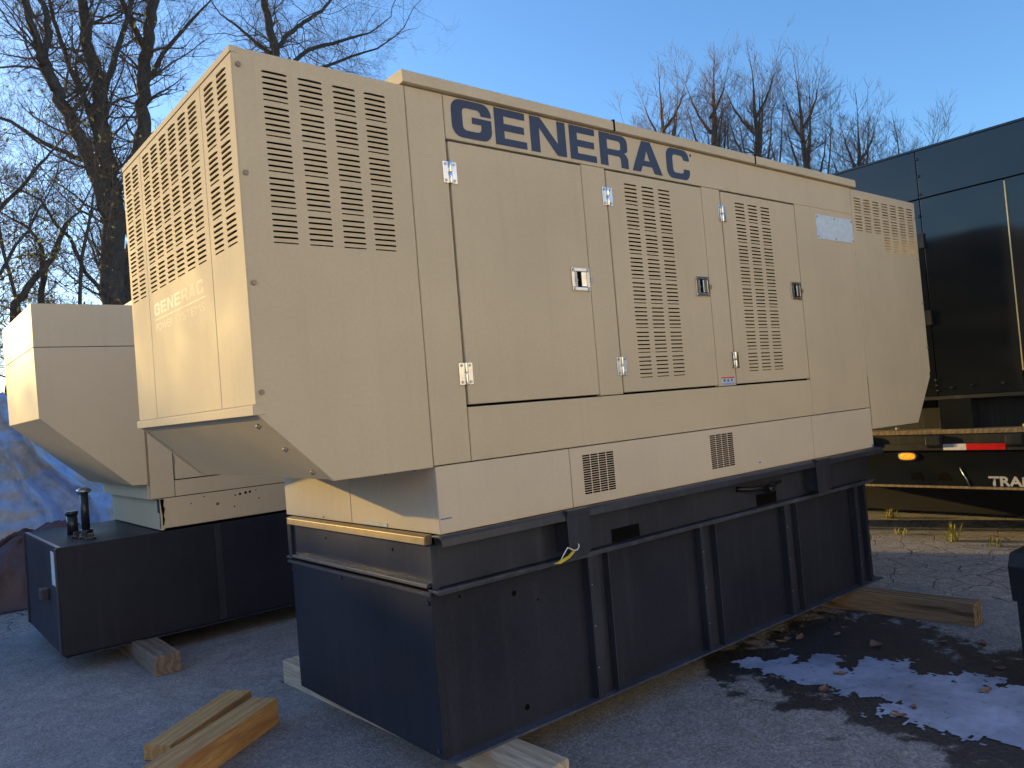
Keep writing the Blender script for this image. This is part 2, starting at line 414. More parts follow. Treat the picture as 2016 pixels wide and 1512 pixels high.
def puddle():
    mb = MB(); st = 0.014; idx = {}
    core = [(2.80, 0.00, 0.10, 0.10), (2.92, -0.12, 0.15, 0.07), (2.82, -0.24, 0.16, 0.16), (2.86, -0.46, 0.20, 0.22), (2.95, -0.72, 0.30, 0.30), (2.92, -1.00, 0.36, 0.34),
            (2.74, -1.15, 0.25, 0.30), (2.95, -1.35, 0.36, 0.32), (2.78, -1.55, 0.28, 0.34), (3.12, -0.30, 0.13, 0.08), (3.0, -1.75, 0.3, 0.3)]
    def f(x, y):
        v = max(1-math.hypot((x-a)/rx, (y-b)/ry) for a, b, rx, ry in core)
        n = noise.fractal(Vector((x*5, y*5, 3.1)), 0.9, 2.1, 5)
        n2 = noise.noise(Vector((x*34, y*34, 7.7)))
        return v + 0.42*n + 0.26*n2 + 0.30*noise.noise(Vector((x*3+y*2, y*17-x*6, 2))) - .5*max(0, noise.noise(Vector((x*9, y*6, 31)))-.18) - 0.03 + min(0.0, 2.0*(x - (2.47 - 0.42*(y+0.9))))
    x0, y0 = 2.2, -2.1
    for i in range(95):
        for j in range(165):
            x = x0+i*st; y = y0+j*st
            if f(x+st/2, y+st/2) > 0:
                q = []
                for a, b in ((i, j), (i+1, j), (i+1, j+1), (i, j+1)):
                    if (a, b) not in idx:
                        idx[(a, b)] = len(mb.v)
                        mb.v.append((x0+a*st+0.005*noise.noise(Vector((a*.7, b*.7, 0))), y0+b*st+0.005*noise.noise(Vector((a*.7, b*.7, 9))), 0.004))
                    q.append(idx[(a, b)])
                mb.f.append(tuple(q)); mb.sm.append(False)
    tag(mb.build('puddle', 'ice', fix=False), 'pale blue icy puddle on the asphalt beside the long unit', None, None, 'structure')
puddle()

# ------------------------------------------------------------------ lettering
def arc(cx, cy, rx, ry, a0, a1, n=7):
    return [(cx+rx*math.cos(math.radians(a0+(a1-a0)*k/n)), cy+ry*math.sin(math.radians(a0+(a1-a0)*k/n))) for k in range(n+1)]
def letter_polys(ch):
    s, t = 0.27, 0.205; ro = (0.24, 0.30); ri = (0.10, 0.12)
    if ch == 'E': return [[(0, 0), (1, 0), (1, .2), (.29, .2), (.29, .4), (.93, .4), (.93, .6), (.29, .6), (.29, .8), (.97, .8), (.97, 1), (0, 1)]]
    if ch == 'N': return [[(0, 0), (.25, 0), (.25, .70), (.73, 0), (1, 0), (1, 1), (.76, 1), (.76, .34), (.29, 1), (0, 1)]]
    if ch in 'GC':
        lo = .36 if ch == 'C' else .585
        p = [(1-s, .655), (1, .655)] + arc(1-ro[0], 1-ro[1], *ro, 0, 90) + arc(ro[0], 1-ro[1], *ro, 90, 180) + arc(ro[0], ro[1], *ro, 180, 270) + arc(1-ro[0], ro[1], *ro, 270, 360)
        p += [(1, lo)]
        if ch == 'C': p += [(1-s, .36)]
        else: p += [(.50, .585), (.50, .415), (1-s, .415)]
        p += arc(1-s-ri[0], t+ri[1], *ri, 0, -90)[0:] + arc(s+ri[0], t+ri[1], *ri, 270, 180) + arc(s+ri[0], 1-t-ri[1], *ri, 180, 90) + arc(1-s-ri[0], 1-t-ri[1], *ri, 90, 0)
        return [p]
    if ch == 'R':
        return [[(0, 0), (.27, 0), (.27, 1), (0, 1)],
                [(.27, 1)] + arc(.78, .80, .22, .20, 90, 0) + arc(.80, .60, .20, .14, 0, -70) + [(.95, .40)] + [(1, .30), (1, 0), (.73, 0), (.73, .24)] + arc(.64, .24, .09, .10, 0, 90)
                + [(.27, .34), (.27, .53)] + arc(.66, .62, .08, .09, -90, 0) + arc(.66, .72, .08, .09, 0, 90) + [(.27, .81)]]
    if ch == 'A':
        L = [(0, 0), (.27, 0), (.345, .2), (.5, .2), (.5, .38), (.41, .38), (.5, .70), (.5, 1), (.355, 1)]
        return [L, [(1-x, y) for x, y in L][::-1]]
    return []
def letters(name, mat, parent, ch, P, U, V, w, h, off):
    """flat printed letter: P lower-left corner, off = lift along normal"""
    P = Vector(P); U = Vector(U); V = Vector(V); Nn = U.cross(V); mb = MB()
    for poly in letter_polys(ch): mb.face([P + U*(x*w) + V*(y*h) + Nn*off for x, y in poly])
    o = mb.build(name, mat, parent, fix=False)
    bm = bmesh.new(); bm.from_mesh(o.data); bmesh.ops.triangulate(bm, faces=bm.faces, ngon_method='EAR_CLIP'); bm.to_mesh(o.data); bm.free()
    return o
def text_part(name, s, mat, parent, P, U, V, width, height, off, bold=0.0):
    """flat printed word in the built-in face, fitted into width x height"""
    cu = bpy.data.curves.new('tmp', 'FONT'); cu.body = s; cu.offset = bold; cu.resolution_u = 3
    ob = bpy.data.objects.new('tmp', cu); COL.objects.link(ob); bpy.context.view_layer.update()
    me = bpy.data.meshes.new_from_object(ob.evaluated_get(bpy.context.evaluated_depsgraph_get()))
    bpy.data.objects.remove(ob); bpy.data.curves.remove(cu)
    xs = [v.co.x for v in me.vertices]; ys = [v.co.y for v in me.vertices]
    P = Vector(P); U = Vector(U); V = Vector(V); Nn = U.cross(V); O = WL[parent.name]
    for v in me.vertices:
        a = (v.co.x-min(xs))/(max(xs)-min(xs)); b = (v.co.y-min(ys))/(max(ys)-min(ys))
        v.co = P + U*(a*width) + V*(b*height) + Nn*off - O
    me.name = name; me.materials.clear(); me.materials.append(MATS[mat])
    return place(name, me, O, parent)

X, Y, Z = Vector((1, 0, 0)), Vector((0, 1, 0)), Vector((0, 0, 1))
GW = 1.562      # width of the units

# rows of louvre openings: groups of six, the sixth one narrower
def louver_rows(ztop, ngroups, pitch_g=0.1337, pitch=0.0216):
    out = []
    for gi in range(ngroups):
        for k in range(6):
            zt = ztop - gi*pitch_g - k*pitch
            out.append((zt - (0.0086 if k < 5 else 0.0055), zt))
    return out
# ------------------------------------------------------------------ the large generator
def generator():
    G = empty('diesel_generator', (2.6, 0.78, 0.14), 'large beige enclosed diesel generator with GENERAC lettering on a black fuel tank', 'generator')
    lm = louver_mesh('louver', 'beige'); lm6 = louver_mesh('louver', 'beige', True)
    pick = lambda r0, r1: lm if r1-r0 > .008 else lm6
    gpick = lambda r0, r1: LV if r1-r0 > .008 else LV6
    rest = MB()
    xs = 0.731
    # --- intake hood -------------------------------------------------
    rows = louver_rows(2.921, 5)
    cols = [(0.110, 0.207), (0.253, 0.350), (0.397, 0.494), (0.536, 0.633)]
    zb = 1.70
    def low(mb):
        mb.face([(0.0025, 0, zb), (0.0025, 0, 1.6425), (0.279, 0, 1.3755), (xs-.003, 0, 1.3755), (xs-.003, 0, zb)])
        for a, b in (((0.0, 1.642), (0.278, 1.373)), ((0.278, 1.373), (xs, 1.373)), ((0, zb), (0, 1.642)), ((xs, 1.373), (xs, zb))):
            mb.face([(a[0], .0025, a[1]), (a[0], .024, a[1]), (b[0], .024, b[1]), (b[0], .0025, b[1])])
            mb.face([(a[0], .0025, a[1]), (b[0], .0025, b[1]), (b[0]+(.0025 if b[0] < .1 else -.0025 if b[0] > .7 else .001), 0, b[1]+(.0025 if b[1] < 1.39 else 0)), (a[0]+(.0025 if a[0] < .1 else -.0025 if a[0] > .7 else .001), 0, a[1]+(.0025 if a[1] < 1.39 else 0))])
    hp = panel('hood_side_panel', 'beige', G, (0, 0, zb-.0), X, Z, xs, 2.987-zb, [(cols, [(a-zb, b-zb) for a, b in rows])], extra=low, openb=True)
    for a, b in cols:
        for r0, r1 in rows: place('louver', pick(r0, r1), ((a+b)/2, 0, r1), hp)
    # far side of the hood
    MB().prism([(0, 1.642), (0.278, 1.373), (xs, 1.373), (xs, 2.985), (0, 2.985)], 'y', GW-.024, GW).build('hood_far_panel', 'beige', G, .002)
    # end wall: three louvred panels
    ez0, ez1 = 1.682, 2.962
    ends = [(-0.0012, 0.343, [(0.058, 0.155), (0.199, 0.296)]), (0.347, 1.238, [(0.400+.139*k, 0.497+.139*k) for k in range(6)]), (1.242, GW+.0012, [(1.286, 1.383), (1.425, 1.522)])]
    er = louver_rows(2.930, 5, 0.1345)
    nind = 0
    for y0, y1, cc in ends:
        pn = panel('end_panel', 'beige', G, (-.003, y1, ez0), -Y, Z, y1-y0, ez1-ez0, [([(y1-b, y1-a) for a, b in cc], [(a-ez0, b-ez0) for a, b in er])], t=.0045, c=.0015)
        for a, b in cc:
            for r0, r1 in er:
                yc = (a+b)/2
                if yc < 0.90: place('louver', pick(r0, r1), (-.003, yc, r1), pn, rot=(0, 0, -PI/2))
                else: rest.add(gpick(r0, r1), LF, Matrix.Translation((-.003, yc, r1)) @ Matrix.Rotation(-PI/2, 4, 'Z'), True)
    B('hood_top_strip', 'beige', G, (-.006, -.002, 2.965), (.03, GW, 2.989), .002)
    MB().prism([(-.016, 1.643), (-.016, 1.676), (-.010, 1.681), (.03, 1.681), (.03, 1.643)], 'y', -.004, GW+.004).build('hood_drip_lip', 'beige', G, .002)
    B('hood_roof', 'beige', G, (.032, .004, 2.972), (xs, GW-.004, 2.986), .002)
    hu = MB(); hu.face([(0.002, .01, 1.645), (0.002, GW-.01, 1.645), (.279, GW-.01, 1.378), (.279, .01, 1.378)]); hu.face([(.279, .01, 1.378), (.279, GW-.01, 1.378), (xs, GW-.01, 1.378), (xs, .01, 1.378)])
    hu.build('hood_underside', 'beige', G, fix=False)
    for y in (0.36, 0.78, 1.2): MB().box((.279, y-.012, 1.3765), (xs-.002, y+.012, 1.3785)).build('underside_rib', 'beige', G, 0)
    B('radiator_core', 'core_dark', G, (.10, .10, 1.66), (xs-.02, GW-.1, 2.95), 0)
    for z in (2.922, 2.523, 2.122, 1.724):
        for yy, sg in ((0, -1),): MB().cyl((.022, -.001, z), (0, -1, 0), .010, .006, 8).build('bolt', 'zinc_bolt', G)
    for x, z in ((.03, 1.602), (.125, 1.510), (.225, 1.414)): MB().cyl((x-.012, .03, z+.004), (-.69, 0, -.72), .010, .013, 8).build('bolt', 'zinc_bolt', G)
    for x in (.36, .52, .66): MB().cyl((x, .03, 1.378), (0, 0, -1), .009, .012, 8).build('bolt', 'zinc_bolt', G)
    # faded marking on the end wall
    gx, gw_ = 1.165, 0.100
    for k, ch in enumerate('GENERAC'):
        letters('faded_letter', 'pale_print' if k < 4 else 'pale_print_worn', G, ch, (-.003, gx-k*.1035, 2.163), -Y, Z, .088, .056, .0004)
    B('faded_line', 'pale_print', G, (-.0034, .445, 2.141), (.001, 1.165, 2.146), 0)
    text_part('faded_words', 'POWER', 'pale_print', G, (-.003, 1.155, 2.088), -Y, Z, .26, .036, .0004, 0.0)
    text_part('faded_words', 'SYSTEMS', 'pale_print_worn', G, (-.003, .86, 2.088), -Y, Z, .40, .036, .0004, 0.0)
    # --- main body ---------------------------------------------------
    MB().box((xs+.012, .028, 1.10), (4.515, GW-.028, 2.985)).build('inner_frame', 'gap_dark', G)
    P = lambda nm, x0, x1, z0, z1, grp=(), mat='beige': panel(nm, mat, G, (x0, 0, z0), X, Z, x1-x0, z1-z0, grp)
    P('corner_post', xs+.004, .926, 1.379, 2.988)
    P('header_panel', .930, 4.528, 2.792, 2.988)
    P('mullion', 1.754, 1.924, 1.6165, 2.7895)
    P('mullion', 2.738, 2.914, 1.6165, 2.7895)
    P('side_panel', 3.747, 4.528, 1.379, 2.7915)
    P('lower_panel', .930, 3.743, 1.379, 1.612)
    doors = [(.9385, 1.750, None), (1.9325, 2.734, [(2.066, 2.163), (2.204, 2.301), (2.342, 2.439)]), (2.9235, 3.739, [(3.062, 3.159), (3.200, 3.297), (3.339, 3.436)])]
    dr = louver_rows(2.730, 8, 0.1318)
    for x0, x1, cc in doors:
        z0, z1 = 1.6235, 2.7815
        d = panel('door', 'beige', G, (x0, 0.0, z0), X, Z, x1-x0, z1-z0, [([(a-x0, b-x0) for a, b in cc], [(a-z0, b-z0) for a, b in dr])] if cc else ())
        if cc:
            for a, b in cc:
                for r0, r1 in dr: rest.add(gpick(r0, r1), LF, Matrix.Translation(((a+b)/2, 0, r1)), True)
    MB().box((xs+.004, GW-.024, 1.379), (4.528, GW, 2.988)).build('rear_panel', 'beige', G, .002)
    # roof cap in three lengths
    for a, b in ((.715, 2.003), (2.007, 3.296), (3.300, 4.585)):
        MB().prism([(-.022, 2.995), (-.022, 3.042), (-.012, 3.050), (GW+.012, 3.050), (GW+.022, 3.042), (GW+.022, 2.995), (GW+.010, 2.992), (-.010, 2.992)], 'x', a, b).build('roof_cap', 'beige', G, .002)
    for x in (2.005, 3.298): MB().box((x-.006, -.0245, 2.993), (x+.006, GW, 3.0525)).build('roof_joint', 'gap_dark', G, .001)
    # hinges
    hm = MB(); hm.box((-.037, -.004, -.048), (-.007, 0, .048)); hm.box((.007, -.004, -.048), (.037, 0, .048)); hm.cyl((0, -.006, -.048), Z, .0085, .0465, 12); hm.cyl((0, -.006, .0015), Z, .0085, .0465, 12); hm.box((-.009, -.003, -.046), (.009, -.0005, .046))
    hmesh = hm.mesh('hinge', 'chrome', bevel=.0012)
    sm = MB().cyl((0, 0, 0), (0, -1, 0), .0065, .003, 10).mesh('screw', 'steel')
    for x, zz in ((.934, (2.640, 1.757)), (1.928, (2.642, 1.759)), (2.919, (2.646, 1.766))):
        for z in zz:
            h = place('hinge', hmesh, (x, -.0004, z), G, rot=(0, 0, 0))
            for dx in (-.022, .022):
                for dz in (-.036, .036): place('screw', sm, (x+dx, -.0044, z+dz), h)
    # paddle latches
    for x, z in ((1.682, 2.199), (2.666, 2.199), (3.668, 2.203)):
        fr = MB(); w, h = .062, .057
        for a, b in (((-w, h-.018), (w, h)), ((-w, -h), (w, -h+.018)), ((-w, -h+.018), (-w+.020, h-.018)), ((w-.020, -h+.018), (w, h-.018))):
            fr.box((x+a[0], -.007, z+a[1]), (x+b[0], 0.0, z+b[1]))
        l = fr.build('latch', 'chrome', G, .0015)
        B('pocket', 'gap_dark', l, (x-.043, -.0035, z-.040), (x+.043, -.0008, z+.040), 0)
        MB().prism([(x+.000, -.0045), (x+.002, -.010), (x+.034, -.011), (x+.040, -.0045)], 'z', z-.036, z+.036).build('paddle', 'chrome', l, .001)
        B('side_plate', 'steel', l, (x-.042, -.0048, z-.038), (x-.024, -.0036, z+.038), .0005)
        MB().cyl((x-.033, -.0048, z-.004), (0, -1, 0), .009, .004, 10).build('lock', 'steel', l)
        B('padlock_tab', 'steel', l, (x+.068, -.007, z-.012), (x+.086, -.0005, z+.012), .001)
        for dx in (-.050, .050):
            for dz in (-.048, .048): place('screw', sm, (x+dx, -.0072, z+dz), l)
    # lettering
    for ch, a, b in (('G', .967, 1.192), ('E', 1.211, 1.402), ('N', 1.428, 1.662), ('E', 1.688, 1.875), ('R', 1.903, 2.117), ('A', 2.146, 2.396), ('C', 2.438, 2.645)):
        letters('printed_letter', 'navy_print', G, ch, (a, 0, 2.809), X, Z, b-a, .173, .0016)
    MB().cyl((2.662, -.0005, 2.962), (0, -1, 0), .008, .001, 12).build('registered_mark', 'navy_print', G)
    # data plate, warning sticker
    pl = B('data_plate', 'plaque', G, (4.003, -.004, 2.577), (4.512, -.0003, 2.747), .0008)
    for a in (4.02, 4.258, 4.496):
        for b in (2.592, 2.732): place('screw', sm, (a, -.0042, b), pl)
    w = B('warning_sticker', 'white_label', G, (2.772, -.0016, 1.622), (2.893, 0.0, 1.667), 0)
    B('red_band', 'red_tape', w, (2.772, -.0022, 1.660), (2.893, -.0017, 1.667), 0)
    B('blue_band', 'blue_label', w, (2.774, -.0022, 1.623), (2.891, -.0017, 1.634), 0)
    rq = random.Random(4)
    for k in range(3): B('symbol', 'blue_label', w, (2.785+k*.036, -.0022, 1.638), (2.812+k*.036, -.0017, 1.657), 0); B('symbol', 'navy_print', w, (2.791+k*.036, -.0026, 1.642), (2.799+k*.036, -.0023, 1.655), 0)
    # --- skirt -------------------------------------------------------
    def grille(x0, x1, z0, z1, nc=4, nr=17):
        cw = (x1-x0)/nc; rh = (z1-z0)/nr
        return [(x0+k*cw, x0+k*cw+cw-.006) for k in range(nc)], [(z0+k*rh, z0+k*rh+rh-.0035) for k in range(nr)]
    for x0, x1, gr in ((.739, 1.505, None), (1.509, 3.710, [grille(1.591, 1.815, 1.144, 1.338), grille(2.608, 2.834, 1.150, 1.345)]), (3.714, 4.528, None)):
        grp = [([(a-x0, b-x0) for a, b in c], [(a-1.092, b-1.092) for a, b in r]) for c, r in gr] if gr else ()
        P('skirt_panel', x0, x1, 1.092, 1.374, grp, 'beige_skirt')
    for y0, y1 in ((0.002, .772), (.776, GW-.002)): panel('skirt_end_panel', 'beige_skirt', G, (.738, y1, 1.092), -Y, Z, y1-y0, .282)
    MB().box((.745, GW-.022, 1.092), (4.528, GW, 1.374)).build('skirt_rear_panel', 'beige_skirt', G, .002)
    MB().box((4.5165, .03, 1.1), (4.5285, GW-.03, 1.374)).build('skirt_rear_panel', 'beige_skirt', G, .002)
    for a, b in (((.735, .43, 1.096), (.7375, .66, 1.112)),): B('tape', 'pale_tape', G, a, b, 0)
    B('tape', 'blue_tape', G, (.745, -.0015, 1.152), (.80, -.0001, 1.157), 0)
    B('tape', 'blue_tape', G, (3.07, -.0012, 1.134), (3.092, -.0001, 1.141), 0)
    B('tape', 'blue_tape', G, (4.50, -.0012, 1.094), (4.527, -.0001, 1.112), 0)
    B('tape', 'blue_tape', G, (.7355, 1.08, 1.10), (.7375, 1.095, 1.108), 0)
    # --- discharge hood at the far end ---------------------------------
    rr = louver_rows(2.925, 3, 0.1315)
    rc = [(4.576+.1437*k, 4.673+.1437*k) for k in range(7)]
    x0, zb2 = 4.532, 1.60
    def low2(mb):
        mb.face([(x0+.002, 0, zb2), (x0+.002, 0, 1.222), (5.287, 0, 1.212), (5.575, 0, 1.560), (5.575, 0, zb2)])
        for a, b in (((x0, 1.22), (5.287, 1.21)), ((5.287, 1.21), (5.577, 1.560)), ((5.577, 1.56), (5.577, zb2))):
            mb.face([(a[0], 0, a[1]), (a[0], .02, a[1]), (b[0], .02, b[1]), (b[0], 0, b[1])])
    xe = 5.592
    hp2 = panel('discharge_side_panel', 'beige', G, (x0, 0, zb2), X, Z, xe-x0, 2.985-zb2, [([(a-x0, b-x0) for a, b in rc[:3]], [(a-zb2, b-zb2) for a, b in rr[:12]]), ([(a-x0, b-x0) for a, b in rc[3:]], [(a-zb2, b-zb2) for a, b in rr])], t=.012, extra=low2, openb=True)
    for k, (a, b) in enumerate(rc):
        for r0, r1 in (rr[:12] if k < 3 else rr): rest.add(gpick(r0, r1), LF, Matrix.Translation(((a+b)/2, 0, r1)), True)
    B('discharge_end_panel', 'beige', G, (xe-.02, .013, 1.58), (xe, GW, 2.983), .002)
    B('discharge_roof', 'beige', G, (x0, .013, 2.970), (xe-.021, GW, 2.984), .001)
    MB().prism([(x0, 1.222), (5.285, 1.213), (5.574, 1.562), (5.574, 1.579), (5.275, 1.228), (x0, 1.236)], 'y', .013, GW).build('discharge_floor', 'beige', G)
    B('discharge_wall', 'beige', G, (4.5165, .03, 1.378), (4.530, GW-.03, 2.97), 0)
    MB().prism([(x0, 1.24), (5.27, 1.23), (5.57, 1.58), (5.57, 2.3), (x0, 2.3)], 'y', GW-.02, GW).build('discharge_far_panel', 'beige', G)
    for z in (2.86, 2.52, 2.16, 1.80): MB().cyl((xe-.014, -.0005, z), (0, -1, 0), .009, .006, 8).build('bolt', 'zinc_bolt', G)
    for x in (4.70, 4.95, 5.2): MB().cyl((x, .025, 1.219), (0, 0, -1), .009, .012, 8).build('bolt', 'zinc_bolt', G)
    tag(rest.build('louver_field', 'beige', G), 'pressed louvres of the doors, the far end panels and the discharge hood', None, None, 'stuff')
    # --- base frame ----------------------------------------------------
    def rail(mb, x0, x1):
        return mb.prism([(.03, 1.090), (-.030, 1.090), (-.047, 1.078), (-.050, 1.048), (-.044, 1.046), (-.040, 1.074), (-.028, 1.082), (.03, 1.082)], 'x', x0, x1)
    rail(MB(), .712, 4.56).build('base_rail', 'black_frame', G, .001)
    MB().box((.74, .045, .868), (4.50, .055, 1.08)).build('base_web', 'black_frame', G, .001)
    MB().box((.705, .012, .852), (4.52, .075, .862)).build('base_flange', 'skylit_flange', G, .001)
    MB().box((.715, GW-.06, .862), (4.50, GW-.05, 1.08)).build('base_web', 'black_frame', G, .001)
    MB().box((.715, GW-.075, .852), (4.52, GW-.012, .862)).build('base_flange', 'skylit_flange', G, .001)
    B('base_end_plate', 'black_frame', G, (.725, .056, .868), (.735, GW-.061, 1.045), .001)
    MB().prism([(.735, 1.090), (.706, 1.090), (.697, 1.082), (.695, 1.050), (.703, 1.048), (.735, 1.048)], 'y', .064, GW-.10).build('base_end_rail', 'sunlit_rail', G, .002)
    MB().prism([(.725, .888), (.700, .882), (.698, .868), (.725, .868)], 'y', .075, GW-.13).build('base_end_flange', 'skylit_flange', G, .001)
    for y in (.38, 1.05): MB().cyl((.7255, y, 1.0), (-1, 0, 0), .008, .001, 10).build('bolt_hole', 'gap_dark', G)
    MB().box((.712, .046, .862), (.742, .0555, 1.048)).build('base_web', 'black_frame', G, .001)
    MB().box((.712, GW-.10, .862), (.7245, GW-.0615, 1.048)).build('base_web', 'black_frame', G, .001)
    B('base_core', 'gap_dark', G, (.76, .06, .866), (4.48, GW-.07, 1.088), 0)
    for a, b in ((1.405, 1.555), (3.62, 3.79)):
        MB().prism([(a, .872), (b-.03, .872), (b, .91), (b, 1.072), (a, 1.072)], 'y', -.056, -.051).build('lifting_plate', 'black_frame', G, .001)
        MB().box((a+.01, -.051, .90), (a+.018, .045, 1.045)).build('lifting_gusset', 'black_frame', G, .001)
        MB().box((a, -.064, 1.072), (b, -.030, 1.0945)).build('lifting_cap', 'black_frame', G, .002)
    for a, b in ((1.793, 2.003), (3.075, 3.292)): B('fork_pocket', 'gap_dark', G, (a, .0435, .870), (b, .0448, .938), 0)
    # hose stub on the side of the frame
    hs = MB(); hs.tube([(2.88, .04, 1.0), (2.98, .015, .985), (3.06, .005, .985), (3.12, .0, .972)], .014, 8); hs.tube([(3.10, 0, .955), (3.12, -.012, .985), (3.16, -.012, 1.0), (3.24, .01, .985), (3.33, .03, .99)], .010, 8); hs.cyl((3.10, -.02, .965), (1, 0, .2), .024, .05, 10)
    hs.build('hose_stub', 'black_plastic', G)
    # --- fuel tank -------------------------------------------------------
    tx0, tx1, ty0, ty1, tz0, tz1 = .717, 4.50, .077, 1.485, .146, .846
    T = MB().box((tx0, ty0, tz0), (tx1, ty1, tz1)).build('fuel_tank', 'black_paint', G, .004)
    MB().box((tx0-.012, ty0-.005, .832), (tx0-.0005, ty1+.03, .844)).build('tank_top_lip', 'skylit_flange', T, .001)
    MB().box((tx0+.02, .020, .140), (4.525, ty0+.02, .150)).build('tank_bottom_flange', 'skylit_flange', T, .001)
    MB().box((tx0+.02, ty1-.02, .140), (4.525, ty1+.05, .150)).build('tank_bottom_flange', 'skylit_flange', T, .001)
    MB().box((tx0+.01, .025, .838), (4.515, ty0-.0005, .8505)).build('tank_top_flange', 'skylit_flange', T, .001)
    for x in (1.600, 2.485, 3.345, 4.235):
        r = MB(); r.box((x, .030, .1505), (x+.007, .0765, .8375)); r.box((x+.135, .026, .1505), (x+.142, .0765, .8375)); r.box((x+.007, .066, .1505), (x+.135, .0765, .8375)); r.box((x+.007, .028, .1505), (x+.022, .034, .8375))
        r.build('tank_rib', 'black_frame', T, .001)
        for z in (.30, .50, .70): MB().cyl((x+.012, .028, z), (0, -1, 0), .004, .002, 6).build('weld_spot', 'steel', T)
    for x, z, r in ((1.162, .749, .013), (1.184, .227, .014), (1.30, .69, .005), (.86, .80, .006)): MB().cyl((x, ty0-.0005, z), (0, -1, 0), r, .001, 14).build('plug_hole', 'gap_dark', T)
    for y, z in ((ty0+.03, .80), (ty1-.02, .80), (.90, .815), (ty0+.03, .18), (ty1-.02, .17)): MB().cyl((tx0+.0005, y, z), (-1, 0, 0), .011, .006, 8).build('bolt', 'black_frame', T)
    return G
generator()

# zip tie and tag hanging from the lifting plate
zt = empty('zip_tie', (1.40, -.06, .90), 'white zip tie with a yellow tag hanging from the black base', 'zip tie')
MB().tube([(1.330, -.063, .870), (1.352, -.072, .905), (1.376, -.075, .932), (1.392, -.074, .925), (1.415, -.072, .912), (1.440, -.070, .910), (1.456, -.068, .922), (1.455, -.066, .936)], .0028, 6).build('strap', 'white_plastic', zt)
MB().prism([(1.29, .872), (1.38, .893), (1.425, .915), (1.43, .905), (1.39, .880), (1.33, .866)], 'y', -.069, -.067).build('yellow_label', 'yellow_tag', zt)

